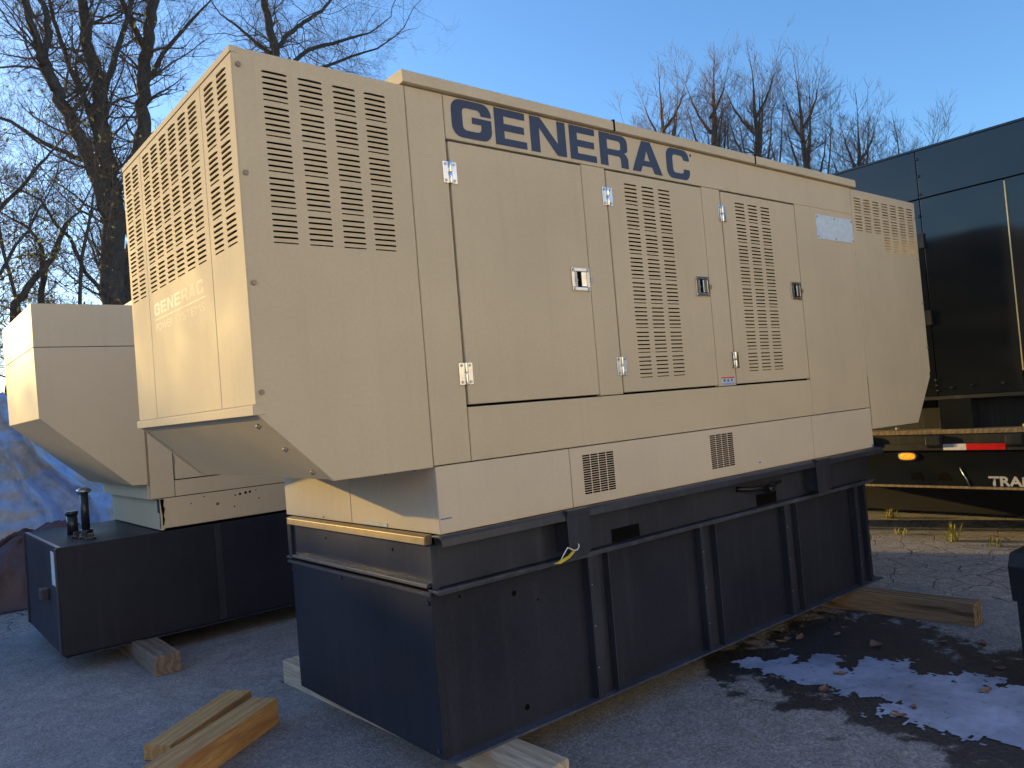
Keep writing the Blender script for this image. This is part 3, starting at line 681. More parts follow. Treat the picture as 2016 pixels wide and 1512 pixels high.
# ------------------------------------------------------------------ second generator behind
def generator_two():
    yo, W2 = 3.50, 1.50
    G = empty('diesel_generator', (2.4, yo+.75, .13), 'smaller beige generator without louvres standing behind on a black tank, left', 'generator')
    M_ = 'beige_other'
    y1 = yo+W2
    # hood in two tiers
    MB().box((-.172, yo, 2.280), (.495, y1, 2.585)).build('hood_upper', M_, G, .004)
    MB().prism([(-.165, 1.782), (.400, 1.248), (.505, 1.242), (.505, 2.276), (-.172, 2.276)], 'y', yo+.001, y1-.001).build('hood_lower', M_, G, .004)
    B('hood_seam', 'gap_dark', G, (-.166, yo+.006, 2.270), (.49, y1-.006, 2.284), 0)
    # body
    xe = 4.35
    B('inner_frame', 'gap_dark', G, (.53, yo+.028, 1.14), (xe-.02, y1-.03, 2.56), 0)
    P = lambda nm, x0, x1, z0, z1, grp=(): panel(nm, M_, G, (x0, yo, z0), X, Z, x1-x0, z1-z0, grp)
    P('corner_post', .520, .690, 1.130, 2.58)
    P('lower_panel', .694, xe, 1.130, 1.250)
    P('header_panel', .694, xe, 2.40, 2.58)
    for a, b in ((.700, 1.55), (1.60, 2.45), (2.50, 3.35), (3.40, xe)):
        d = P('door', a, b, 1.258, 2.395, [([(.20+k*.07, .26+k*.07) for k in range(4)], [(.16+k*.05, .195+k*.05) for k in range(6)])])
    B('hinge', 'steel', G, (.690, yo-.006, 1.36), (.702, yo-.0005, 1.43), .001)
    B('end_wall', M_, G, (.506, yo+.03, 1.13), (.529, y1-.03, 2.55), .001)
    B('roof_cap', M_, G, (.50, yo-.015, 2.592), (xe+.02, y1+.015, 2.635), .003)
    B('rear_panel', M_, G, (.52, y1-.025, 1.13), (xe, y1, 2.58), .002)
    # skirt
    panel('skirt_panel', M_, G, (.575, yo-.005, .902), X, Z, xe-.575, .222)
    B('skirt_end_panel', M_, G, (.575, yo-.004, .890), (.60, y1-.0, 1.123), .003)
    B('skirt_ledge', M_, G, (.510, yo+.28, 1.128), (.574, y1, 1.236), .003)
    B('skirt_core', 'gap_dark', G, (.61, yo+.03, .89), (xe-.01, y1-.02, 1.128), 0)
    MB().prism([(.578, 1.122), (.606, 1.120), (.600, 1.07), (.609, 1.05), (.598, 1.0), (.604, .97), (.594, .925), (.588, .93), (.590, 1.0), (.583, 1.06)], 'y', yo-.009, yo-.0055).build('torn_seal', 'gap_dark', G)
    B('torn_seal', 'black_plastic', G, (.570, yo+.00, 1.02), (.5745, yo+.05, 1.118), .001)
    MB().cyl((1.0, yo-.0055, 1.03), (0, -1, 0), .012, .002, 10).build('rust_spot', 'rust', G)
    for x, z, r in ((1.14, 1.078, .006), (1.18, 1.083, .010), (1.225, 1.088, .011), (1.26, 1.091, .010), (1.31, 1.098, .005), (.80, 1.06, .005), (.90, 1.10, .005), (1.13, .99, .006), (1.33, 1.03, .006)):
        MB().cyl((x, yo-.0055, z), (0, -1, 0), r, .002, 8).build('screw_hole', 'gap_dark', G)
    # tank
    T = B('fuel_tank', 'black_paint', G, (-.110, yo, .130), (xe, y1, .880), .006)
    for x in (.96, 1.9, 2.9): B('tank_rib', 'black_frame', T, (x, yo-.012, .14), (x+.05, yo-.0005, .87), .002)
    B('tank_flange', 'black_frame', T, (-.10, yo-.035, .122), (xe, yo+.02, .129), .001)
    for y in (yo+.02, y1-.05): B('corner_strip', 'black_frame', T, (-.122, y, .14), (-.1105, y+.045, .872), .002)
    B('worn_edge', 'steel', T, (-.108, yo+.02, .8805), (-.085, y1-.03, .884), .001)
    B('white_label', 'white_label', T, (-.1125, yo+.10, .60), (-.1105, yo+.26, .84), 0)
    B('hook', 'black_frame', T, (-.165, yo+.42, .47), (-.1105, yo+.52, .55), .006)
    # vent, filler caps on the tank's top
    V_ = MB(); V_.cyl((.21, yo+.72, .881), Z, .050, .03, 16); V_.tube([(.21, yo+.72, .91), (.21, yo+.72, 1.20)], .030, 14); V_.build('vent_pipe', 'black_frame', T)
    V2 = MB(); V2.tube([(.21, yo+.72, 1.19), (.21, yo+.72, 1.205), (.21, yo+.72, 1.225), (.21, yo+.72, 1.24)], [.034, .056, .050, .018], 16); V2.build('vent_cap', 'steel', T)
    V3 = MB(); V3.cyl((.13, yo+.80, .881), Z, .040, .15, 16); V3.cyl((.13, yo+.80, 1.031), Z, .047, .03, 16); V3.build('filler_pipe', 'black_frame', T)
    for k, (x, y) in enumerate(((.10, yo+.50), (.125, yo+.36), (.15, yo+.24))):
        c = MB(); c.cyl((x, y, .881), Z, .036, .016, 14); c.box((x-.017, y-.017, .896), (x+.017, y+.017, .925)); c.build('tank_plug', 'black_frame', T, .002)
    return G
generator_two()

# ------------------------------------------------------------------ timbers
def timber(label, mat, x, y, z, L, w, h, rz, seed, group=None):
    r = random.Random(seed); me = MB()
    me.box((-L/2, -w/2, 0), (L/2, w/2, h)); m = me.mesh('timber_beam', mat, bevel=.006, fix=True)
    for v in m.vertices: v.co += Vector((r.uniform(-.004, .004), r.uniform(-.002, .002), r.uniform(-.0015, .0015) if v.co.z > .01 else 0))
    o = place('timber_beam', m, (x, y, z), None, (0, 0, rz)); return tag(o, label, 'timber', group)
TG = 'timber beams lying on the asphalt'
timber('pale timber beam under the front corner of the large generator', 'wood_pale', .965, .88, 0, 2.36, .15, .139, math.radians(92), 1, TG)
timber('brown grained timber beam under the far end of the large generator', 'wood_grained', 4.15, .55, 0, 2.52, .14, .139, math.radians(93), 2, TG)
timber('weathered grey timber block under the smaller generator', 'wood_weathered', .40, 3.95, 0, 2.1, .17, .129, math.radians(90), 3, TG)
timber('loose yellow timber beam lying further from the large generator tank', 'wood_new', .238, 1.697, 0, .73, .155, .080, math.radians(38), 4, TG)
timber('loose timber beam with reddish stain lying nearest the camera', 'wood_stained', .088, 1.216, 0, 1.05, .155, .135, math.radians(34.4), 5, TG)

# ------------------------------------------------------------------ trailer with black box body
def trailer():
    x = 6.5; ya, yb = -4.2, 3.2
    T = empty('flatbed_trailer', (x+1.25, -.5, .0), 'low black flatbed trailer with wooden deck and TRAI lettering, right', 'trailer')
    M_ = 'trailer_black'
    B('side_beam', M_, T, (x+.02, ya, .93), (x+.12, yb, 1.02), .006)
    B('chassis', M_, T, (x+.14, ya, .56), (x+2.3, yb, .92), .01)
    B('far_light_block', M_, T, (x+2.31, ya, .12), (x+2.36, yb, .92), .004)  # added to keep sky light out from under the trailer
    B('shade_block', 'black_plastic', T, (x+1.50, ya, .05), (x+2.28, yb, .558), .006)  # dark block added in place of the shaded ground under the trailer
    B('side_skirt', 'gloss_black', T, (x+.05, ya, .545), (x+.07, yb, .868), .003)
    B('lit_edge_strip', 'wood_deck', T, (x+.045, ya, .518), (x+.12, yb, .540), .004)  # tan strip stands in for the sunlit line along the bottom edge
    B('tape_rail', M_, T, (x+.004, ya, .872), (x+.04, yb, .932), .003)
    n = 12; dy = (yb-ya)/n
    for k in range(14): 
        a = x + k*.178
        B('deck_plank', 'wood_deck', T, (a, ya, 1.022), (a+.172, yb, 1.062), .004)
    # conspicuity tape
    B('tape', 'pale_tape', T, (x+.0015, .235, .900), (x+.0035, .325, .931), 0)
    B('tape', 'white_tape', T, (x+.0015, .130, .875), (x+.0035, .2345, .931), 0)
    B('tape', 'white_tape', T, (x+.0015, .2352, .875), (x+.0035, .325, .8995), 0)
    B('tape', 'red_tape', T, (x+.0015, -.185, .875), (x+.0035, .1295, .931), 0)
    B('tape', 'white_tape', T, (x+.0015, -1.1, .875), (x+.0035, -.90, .931), 0)
    for y in (.44, -.22, 1.10):   # stake pockets
        MB().prism([(x-.045, .995), (x-.045, .925), (x+.003, .895), (x+.0195, .895), (x+.0195, 1.012), (x-.03, 1.012)], 'y', y-.11, y+.02).build('stake_pocket', M_, T, .008)
    for y in (.75, -.33, 1.9): 
        q = MB(); q.cyl((x+.07, y, 1.062), Z, .02, .03, 10); q.build('deck_bolt', 'zinc_bolt', T)
    # oval marker lamp
    lp = MB(); pts = []
    cy, cz = .668, .815
    oval = [(cy+.072*(1 if math.cos(a) > 0 else -1)*abs(math.cos(a))**.7, cz+.030*(1 if math.sin(a) > 0 else -1)*abs(math.sin(a))**.7) for a in [2*PI*k/24 for k in range(24)]]
    big = [(cy+(p-cy)*1.22, cz+(q-cz)*1.35) for p, q in oval]
    MB().prism(big, 'x', x+.035, x+.0505).build('lamp_bezel', 'steel', T, .002)
    MB().prism(oval, 'x', x+.022, x+.0352).build('marker_lamp', 'amber_lens', T, .005)
    for y in (.60, .36):
        MB().prism([(y-.03, .66), (y+.03, .66), (y+.06, .59), (y-.06, .59)], 'x', x+.047, x+.0505).build('skirt_cutout', 'gap_dark', T)
    MB().tube([(x+.045, .215, .71), (x+.045, .142, .537)], .006, 6).build('brace_rod', 'steel', T)
    text_part('lettering', 'TRAi', 'silver_print', T, (x+.0495, -.010, .548), -Y, Z, .285, .088, .001, 0.035)
    # axle wheels at the hidden rear
    for y in (-3.0, 2.6):
        for xx in (x+.30, x+1.95):
            w = MB(); w.tube([(xx, y, .42), (xx+.25, y, .42)], .42, 28); wo = w.build('wheel', 'black_plastic', T, .02)
            MB().cyl((xx+.01, y, .42), (-1, 0, 0), .2, .02, 20).build('rim', 'steel', wo)
    return T
trailer()
def box_body():
    x = 6.56; ya, yb = -4.0, 3.0
    C = empty('black_enclosure', (x+1.2, -.5, 1.064), 'tall glossy black steel enclosure standing on the trailer deck', 'enclosure')
    B('inner_shell', 'gap_dark', C, (x+.02, ya+.02, 1.40), (x+2.2, yb-.02, 3.62), 0)
    seams = [ya, -3.10, -1.75, -.36, .345, 1.75, yb]
    for a, b in zip(seams, seams[1:]):
        MB().box((x, a+.004, 1.372), (x+.018, b-.004, 3.205)).build('wall_panel', 'gloss_black', C, .003)
    for a, b in zip((ya, -2.6, .345), (-2.6, .345, yb)):
        MB().box((x-.004, a+.004, 3.214), (x+.018, b-.004, 3.655)).build('upper_panel', 'gloss_black', C, .003)
    B('roof', 'gloss_black', C, (x-.004, ya, 3.658), (x+2.22, yb, 3.68), .004)
    B('sill', 'trailer_black', C, (x-.008, ya, 1.335), (x+2.2, yb, 1.368), .003)
    B('plinth', 'trailer_black', C, (x+.16, ya+.1, 1.064), (x+2.0, yb-.1, 1.334), .003)
    for y in (.21, -1.4, 1.9, -2.9): B('support_foot', 'gloss_black', C, (x-.006, y-.14, 1.064), (x+.158, y+.14, 1.334), .006)
    # thin yellow strip standing vertically
    B('yellow_strip', 'strip_yellow', C, (x-.006, -.366, 1.55), (x-.0005, -.356, 3.19), .001)
    for y, z in ((.33, 3.58), (.33, 3.42), (.33, 3.25), (.36, 3.05), (.345, 1.52), (.345, 1.47), (.345, 1.42), (.22, 1.44), (.05, 1.45), (-.2, 1.45)):
        MB().tube([(x-.0, y, z), (x-.010, y, z), (x-.016, y, z)], [.013, .013, .006], 8).build('rivet', 'gloss_black', C)
    for z in (2.82, 2.1): 
        B('clamp', 'trailer_black', C, (x-.025, .33, z-.07), (x-.0005, .40, z+.07), .006)
    return C
box_body()

# ------------------------------------------------------------------ black stand at the right edge
def stand():
    b = empty('black_stand', (3.55, -1.5, 0), 'black steel stand with tapered top at the right edge beside the puddle', 'stand')
    MB().prism([(3.305, .42), (3.285, .60), (3.33, .66), (3.9, .66), (3.9, .42)], 'y', -1.8, -1.222).build('housing', 'black_plastic', b, .008)
    for y in (-1.315, -1.70): MB().prism([(3.325, 0), (3.315, .419), (3.42, .419), (3.41, 0)], 'y', y, y+.075).build('leg', 'black_plastic', b, .004)
    for y in (-1.315, -1.70): MB().prism([(3.78, 0), (3.77, .419), (3.87, .419), (3.86, 0)], 'y', y, y+.075).build('leg', 'black_plastic', b, .004)
    MB().box((3.33, -1.62, .12), (3.345, -1.32, .17)).build('cross_bar', 'black_plastic', b, .003)
    return b
stand()

# ------------------------------------------------------------------ tarpaulin
def tarp():
    mb = MB(); nx, ny = 210, 110; x0, x1, y0, y1 = -1.9, 3.6, 6.9, 10.4
    def H(x):
        pts = [(-2.5, 1.9), (-.9, 2.1), (.15, 2.25), (.32, 2.1), (.7, 1.55), (1.25, 1.03), (2.0, .85), (4, .7)]
        for (a, za), (b, zb) in zip(pts, pts[1:]):
            if x <= b: return za+(zb-za)*(x-a)/(b-a)
        return .7
    def sm(t): t = max(0, min(1, t)); return t*t*(3-2*t)
    for i in range(nx+1):
        for j in range(ny+1):
            x = x0+(x1-x0)*i/nx; y = y0+(y1-y0)*j/ny
            t = sm((y-7.25)/1.15)*sm((10.3-y)/.8)*sm((x+1.9)/.4)*sm((3.6-x)/.5)
            z = H(x)*t
            # folds fan out from the peak at the left
            an = math.atan2(2.45-z, x+.25+.4*noise.noise(Vector((x, z, 1)))); rr = math.hypot(2.45-z, x+.25)
            ph = 7.0*an + 1.6*noise.noise(Vector((x*1.2, z*1.2, 0)))
            f1 = 1-abs(math.sin(ph))**.6*2; f2 = 1-abs(math.sin(2.3*ph+1+.8*noise.noise(Vector((x*3, z*3, 5)))))
            fold = (.16*f1 + .07*f2)*min(1, .25+rr*.6)*(1 if t < .97 else .4)
            cr = noise.ridged_multi_fractal(Vector((x*2.2+y*.5, y*1.5, z*2.2)), .9, 2.2, 4, 1.0, 2.0)
            yy = y - fold - .05*cr*t
            z = max(.012, z + .03*fold + .05*noise.fractal(Vector((x*2.7, y*2.7, 5)), 1, 2, 4)*t + (.05*abs(noise.noise(Vector((x*6, y*6, 2)))) if t < .15 else 0))
            mb.v.append((x + .05*noise.noise(Vector((x*3, y*3, 11)))*t, yy, z))
    for i in range(nx):
        for j in range(ny):
            a = i*(ny+1)+j; mb.f.append((a, a+ny+1, a+ny+2, a+1)); mb.sm.append(True)
    o = mb.build('tarpaulin', 'tarp', fix=False)
    tag(o, 'blue and grey tarpaulin draped over a heap at the left edge', 'tarpaulin')
    # crumpled maroon sheet at its foot
    mb = MB(); nx, ny = 80, 40
    for i in range(nx+1):
        for j in range(ny+1):
            x = -1.3+2.6*i/nx; y = 6.35+1.0*j/ny
            t = sm(i/nx/.12)*sm((1-i/nx)/.2)*sm(j/ny/.45)
            n = noise.ridged_multi_fractal(Vector((x*2.3, y*2.6, 4)), .9, 2.1, 4, 1.0, 2.0)
            mb.v.append((x+.05*n*t, y-.10*n*t, max(.010, (.50+.12*n+.08*math.sin(x*5))*t)))
    for i in range(nx):
        for j in range(ny):
            a = i*(ny+1)+j; mb.f.append((a, a+ny+1, a+ny+2, a+1)); mb.sm.append(True)
    tag(mb.build('crumpled_sheet', 'maroon_sheet', fix=False), 'crumpled dark maroon sheet at the foot of the blue tarpaulin', 'sheet')
tarp()

# ------------------------------------------------------------------ trees
def rv(r): return Vector((r.uniform(-1, 1), r.uniform(-1, 1), r.uniform(-1, 1)))
RMIN = [.0022]
def twig(mb, r, p, d, L, rad, depth, wig=0.28, upb=0.12, kids=(5, 4, 3), spread=0.8):
    """recursive branch of tapering segments"""
    n = max(3, min(7, int(L/0.22))); pts = [p.copy()]; ds = []
    for k in range(n):
        d = (d + rv(r)*wig + Vector((0, 0, upb))).normalized(); ds.append(d); pts.append(pts[-1] + d*(L/n))
    rs = [max(rad*(1-.8*k/n), RMIN[0]) for k in range(n+1)]
    mb.tube(pts, rs, 3 if rad < .02 else 5, caps=False)
    if depth <= 0: return pts
    for c in range(kids[min(len(kids)-1, depth-1)]):
        k = r.randint(1, n-1) if n > 1 else 1
        side = rv(r); side = (side - ds[k]*side.dot(ds[k])).normalized()
        twig(mb, r, pts[k], (ds[k]*(1-spread*.45) + side*spread).normalized(), L*r.uniform(.38, .68), rs[k]*.62, depth-1, wig, upb, kids, spread)
    return pts
def limb_tree(name, limbs, label, seed, dens, Lr, depth=3, kids=(4, 4, 3), tm='bark', wm='twig', group=None, cat='tree', wig=.28, upb=.12, leaves=0, lm='leaf_yellow', jit=.25, leafsize=.06, clear=0.0, spread=.8):
    r = random.Random(seed)
    base = limbs[0][0]
    E_ = empty(name, (base[0], base[1], 0), label, cat, group)
    tr = MB(); tw = MB()
    for li, pl in enumerate(limbs):
        # refine with a little wander
        pts = []; rs = []
        for a, b in zip(pl, pl[1:]):
            for k in range(4):
                t = k/4; q = Vector(a[:3]).lerp(Vector(b[:3]), t); rad = a[3]+(b[3]-a[3])*t
                if li or len(pts): q += rv(r)*rad*.35
                pts.append(q); rs.append(rad)
        pts.append(Vector(pl[-1][:3])); rs.append(pl[-1][3])
        if li == 0: pts[0].z = -.05
        tr.tube(pts, rs, 10 if rs[0] > .1 else 7)
        # twigs along it
        for a, b, ra in zip(pts, pts[1:], rs):
            m = dens*(b-a).length; m = int(m)+(r.random() < m-int(m))
            d = (b-a).normalized()
            for _ in range(m if a.z > clear else 0):
                p = a.lerp(b, r.random()); s = rv(r); s = (s-d*s.dot(d)).normalized()
                twig(tw, r, p, (s*(spread/.8) + d*r.uniform(.1, .9)).normalized(), Lr*r.uniform(.4, 1.0), max(.010, min(.035, ra*.25)), depth, wig, upb, kids, spread)
        twig(tw, r, pts[-1], (pts[-1]-pts[-2]).normalized(), Lr, rs[-1], depth, wig, upb, kids, spread)
    tr.build('trunk', tm, E_, fix=False); tw.build('crown', wm, E_, fix=False)
    if leaves:
        lf = MB(); V_ = tw.v
        for _ in range(leaves):
            c = Vector(V_[r.randrange(len(V_))]) + rv(r)*.05; a = rv(r).normalized(); b_ = rv(r); b_ = (b_-a*b_.dot(a)).normalized(); s = leafsize*r.uniform(.6, 1.3)
            lf.face([c-a*s, c+b_*s*.5, c+a*s, c-b_*s*.5])
        lf.build('leaves', lm, E_, fix=False)
    return E_

T1 = [[(3.35, 17.0, 0.0, 0.33), (3.45, 17.0, 3.53, 0.272), (3.48, 17.0, 5.07, 0.261), (3.53, 17.05, 6.51, 0.25), (3.58, 17.1, 7.4, 0.239), (3.52, 17.2, 8.31, 0.203), (3.51, 17.3, 9.21, 0.179), (3.55, 17.5, 10.13, 0.168), (3.41, 17.6, 11.02, 0.143), (3.37, 17.8, 11.92, 0.119), (3.39, 18.0, 13.38, 0.084), (3.47, 18.2, 15.13, 0.036)],
 [(3.5, 17.0, 6.75, 0.178), (3.24, 16.9, 7.8, 0.153), (2.82, 16.7, 8.56, 0.14), (2.55, 16.6, 9.26, 0.138), (2.35, 16.5, 9.75, 0.126), (2.19, 16.4, 10.02, 0.114), (2.09, 16.3, 10.43, 0.08), (1.91, 16.1, 11.08, 0.068), (1.56, 16.0, 11.33, 0.056), (1.04, 15.8, 11.95, 0.033)],
 [(2.22, 16.4, 9.98, 0.08), (2.37, 16.5, 10.55, 0.08), (2.38, 16.6, 11.2, 0.069), (2.29, 16.8, 11.62, 0.057), (2.22, 17.0, 12.77, 0.029)],
 [(3.62, 17.4, 9.91, 0.084), (4.03, 17.2, 11.17, 0.061), (4.31, 17.0, 12.17, 0.055), (4.63, 16.8, 13.66, 0.031)],
 [(3.45, 17.1, 8.19, 0.059), (3.28, 16.8, 8.49, 0.053), (3.09, 16.6, 9.04, 0.047), (2.86, 16.4, 9.88, 0.041), (2.83, 16.3, 9.99, 0.023)],
 [(3.42, 17.0, 7.76, 0.071), (3.26, 17.2, 8.04, 0.065), (2.88, 17.4, 8.25, 0.058), (2.32, 17.6, 8.56, 0.051), (1.72, 17.8, 9.02, 0.039), (1.17, 18.0, 9.2, 0.022)],
 [(3.58, 17.1, 8.57, 0.084), (3.26, 17.4, 9.48, 0.071), (3.0, 17.7, 10.5, 0.059), (2.77, 18.0, 11.75, 0.047), (2.72, 18.3, 12.69, 0.029)]]
T2 = [[(3.9, 18.0, 0.0, 0.27), (4.1, 18.0, 5.4, 0.22), (4.36, 18.0, 7.5, 0.19), (4.6, 18.0, 9.2, 0.168), (4.66, 18.0, 9.95, 0.162), (4.78, 18.0, 11.0, 0.155), (4.92, 18.0, 11.8, 0.143), (5.08, 18.0, 12.8, 0.13), (5.26, 18.0, 14.5, 0.092), (5.3, 18.0, 16.3, 0.04)],
 [(4.80, 18.0, 11.5, 0.09), (4.56, 17.8, 11.75, 0.078), (4.17, 17.6, 12.6, 0.058), (3.93, 17.5, 13.55, 0.03)],
 [(4.7, 18.0, 10.4, 0.07), (5.2, 17.8, 11.4, 0.055), (5.8, 17.5, 12.2, 0.04), (6.3, 17.2, 12.8, 0.02)]]
T3 = [[(11.3, 26.0, 0, 0.30), (11.82, 26.0, 12.28, 0.199), (11.94, 26.0, 16.36, 0.181), (11.78, 26.0, 17.2, 0.16), (11.68, 26.0, 18.34, 0.14), (11.81, 26.0, 20.42, 0.08)],
 [(11.94, 26.0, 16.36, 0.1), (12.74, 26.3, 17.38, 0.092), (13.62, 26.6, 18.23, 0.083), (14.67, 27.0, 19.15, 0.074), (15.59, 27.3, 20.28, 0.043)],
 [(11.95, 26.0, 15.35, 0.1), (13.22, 25.7, 16.55, 0.082), (14.62, 25.5, 17.2, 0.064), (15.85, 25.2, 17.7, 0.033)],
 [(11.93, 26.0, 14.33, 0.09), (13.61, 25.8, 15.9, 0.073), (15.05, 25.5, 16.64, 0.053), (16.17, 25.2, 17.11, 0.033)],
 [(11.9, 26.0, 16.15, 0.09), (11.13, 26.3, 16.78, 0.069), (10.67, 26.5, 17.26, 0.049), (10.18, 26.8, 17.73, 0.029)]]
limb_tree('bare_tree', T1, 'big bare tree with several thick stems left of the large generator', 11, 5.0, 2.4, 3, (3, 4, 4), leaves=420, leafsize=.055, clear=3.4)
limb_tree('bare_tree', T2, 'straight dark bare trunk rising just right of the big tree', 12, 5.5, 2.2, 3, (3, 4, 4), leaves=80, clear=3.4)
limb_tree('bare_tree', T3, 'bare tree with curling twigs above the top of the intake hood', 13, 4.2, 3.4, 3, (4, 4, 4), wig=.5, upb=.02, clear=11)
# saplings and brush behind the tarp
rs_ = random.Random(5)
brush = [
 ([[(0.62, 12.5, 0, .085), (0.74, 12.5, 2.37, .067), (0.82, 12.5, 3.12, .063), (0.9, 12.5, 3.98, .060), (1.31, 12.55, 4.55, .052), (1.56, 12.6, 4.92, .048), (1.74, 12.7, 5.4, .040), (1.89, 12.8, 5.61, .022)]], 'leaning brown sapling that bends right above the smaller generator', 120, 'leaf_orange'),
 ([[(1.1, 12.8, 0, .08), (1.18, 12.8, 2.27, .061), (1.27, 12.8, 3.5, .057), (1.32, 12.8, 4.03, .053), (1.42, 12.9, 4.66, .049), (1.42, 13.0, 5.11, .036), (1.25, 13.1, 5.45, .026), (1.03, 13.2, 5.61, .017)]], 'upright sapling that bends left above the smaller generator', 220, 'leaf_yellow'),
 ([[(-.9, 13.0, 0, .08), (-.4, 13.0, 3.6, .05), (0.37, 13.0, 5.16, .034), (0.84, 13.0, 5.73, .031), (1.13, 13.0, 6.07, .031), (1.46, 13.0, 6.55, .027), (1.71, 13.0, 6.88, .018)]], 'long thin stem slanting up from the left edge of the picture', 60, 'leaf_yellow'),
 ([[(-.2, 12.0, 0, .05), (0.1, 12.0, 2.6, .034), (0.36, 12.0, 3.89, .027), (0.66, 12.0, 4.41, .025), (0.91, 12.0, 4.89, .025), (1.08, 12.0, 5.11, .021), (1.28, 12.0, 5.55, .013)]], 'short thin stem slanting up from the left edge just above the tarp', 120, 'leaf_yellow'),
 ([[(2.9, 13.2, 0, .075), (2.74, 13.2, 3.15, .058), (2.64, 13.2, 4.17, .048), (2.39, 13.2, 4.36, .043), (2.12, 13.2, 4.72, .037), (1.92, 13.2, 5.32, .033), (1.71, 13.2, 5.56, .028), (1.48, 13.2, 6.0, .023), (1.2, 13.2, 6.13, .014)]], 'dark curving stem arching left from the foot of the big trunk', 40, 'leaf_orange'),
 ([[(1.6, 12.6, 0, .06), (1.73, 12.6, 2.22, .040), (1.85, 12.6, 3.65, .036), (1.95, 12.6, 4.74, .031), (2.12, 12.6, 5.48, .027), (2.23, 12.6, 6.04, .014)]], 'straight thin sapling just left of the big trunk', 60, 'leaf_orange'),
 ([[(2.0, 20.0, 0, .08), (2.2, 20.0, 3.5, .06), (1.7, 20.1, 6.5, .04), (1.5, 20.2, 9.4, .012)]], 'tall thin sapling behind the left limbs of the big tree', 30, 'leaf_orange'),
 ([[(1.0, 22.0, 0, .08), (1.3, 22.0, 4, .06), (1.1, 22.1, 8, .04), (1.6, 22.2, 11.5, .012)]], 'tall bare sapling behind the forked left limb of the big tree', 30, 'leaf_orange')]
for k, (L_, lab, nl, lmn) in enumerate(brush):
    limb_tree('sapling', L_, lab, 20+k, 7.5, 1.6, 3, (3, 4, 4), leaves=nl, lm=lmn, cat='sapling', group='saplings behind the tarp', leafsize=.045, clear=2.6)
# yellow-leaved shrub at the left edge
for k, (bx, by, lab, lmn) in enumerate(((0.62, 11.2, 'low yellow leaved shrub behind the tarp', 'leaf_yellow'), (0.25, 11.9, 'orange leaved shrub at the left edge behind the yellow one', 'leaf_orange'), (1.5, 11.5, 'brown twiggy shrub between the tarp and the big trunk', 'leaf_orange'))):
    L_ = [[(bx, by, 0, .04), (bx+.1, by, .9, .03), (bx+.15, by, 1.9, .015)], [(bx, by, .1, .03), (bx-.4, by+.1, 1.0, .02), (bx-.5, by, 2.2, .01)], [(bx, by, .1, .03), (bx+.4, by-.1, 1.1, .02), (bx+.6, by, 2.4, .01)]]
    limb_tree('shrub', L_, lab, 40+k, 6, 1.0, 2, (4, 4, 3), leaves=1100 if k == 0 else 500, lm=lmn, cat='shrub', group='shrubs behind the tarp', leafsize=.05)

# slender trees on the right
def slender(x, y, h, w, label, seed, bz=0.0):
    r = random.Random(seed); limbs = []
    top = Vector((x+r.uniform(-.3, .3), y+r.uniform(-.3, .3), h))
    fk = h*r.uniform(.50, .58)
    limbs.append([(x, y, 0, .28), (x+.05, y, fk, .19), ((x+top.x)/2, (y+top.y)/2, (fk+h)/2, .10), (top.x, top.y, h*.93, .025)])
    for k in range(11):
        z0 = fk*.72 + (h*.86-fk*.72)*k/11; a = k*2.4 + r.uniform(-.5, .5); L_ = (h-z0)*r.uniform(.45, .66); s = w*r.uniform(.5, 1.0)*(1.05-.6*(z0/h))
        c = Vector((x, y, z0)); e = c + Vector((math.cos(a)*s, math.sin(a)*s, L_))
        limbs.append([(*c, .075), *[(*(c.lerp(e, t) + Vector((math.cos(a), math.sin(a), 0))*s*.16*math.sin(PI*t)), .075*(1-t*.8)) for t in (.35, .7)], (*e, .012)])
    return limb_tree('slender_tree', limbs, label, seed, 4.6, 1.55, 2, (4, 4), clear=6.5, tm='twig', wm='twig_warm', group='slender bare trees beyond the roof', wig=.10, upb=.10, spread=.5)
RMIN[0] = .0034
slender(25.75, 18.15, 15.7, 2.5, 'leftmost slender bare tree beyond the roof', 61)
slender(26.9, 16.6, 15.9, 1.7, 'second slender bare tree from the left beyond the roof', 62)
slender(27.85, 15.1, 15.4, 1.9, 'third slender bare tree from the left, in the middle of the row', 63)
slender(28.8, 13.5, 14.6, 2.1, 'fourth slender bare tree from the left beyond the roof', 64)
slender(29.65, 11.8, 12.3, 2.2, 'fifth slender bare tree, lower, left of the trailer roof', 65)
slender(30.2, 10.4, 11.0, 2.3, 'rightmost and lowest bare tree, leaning out above the trailer roof', 66)

RMIN[0] = .0022
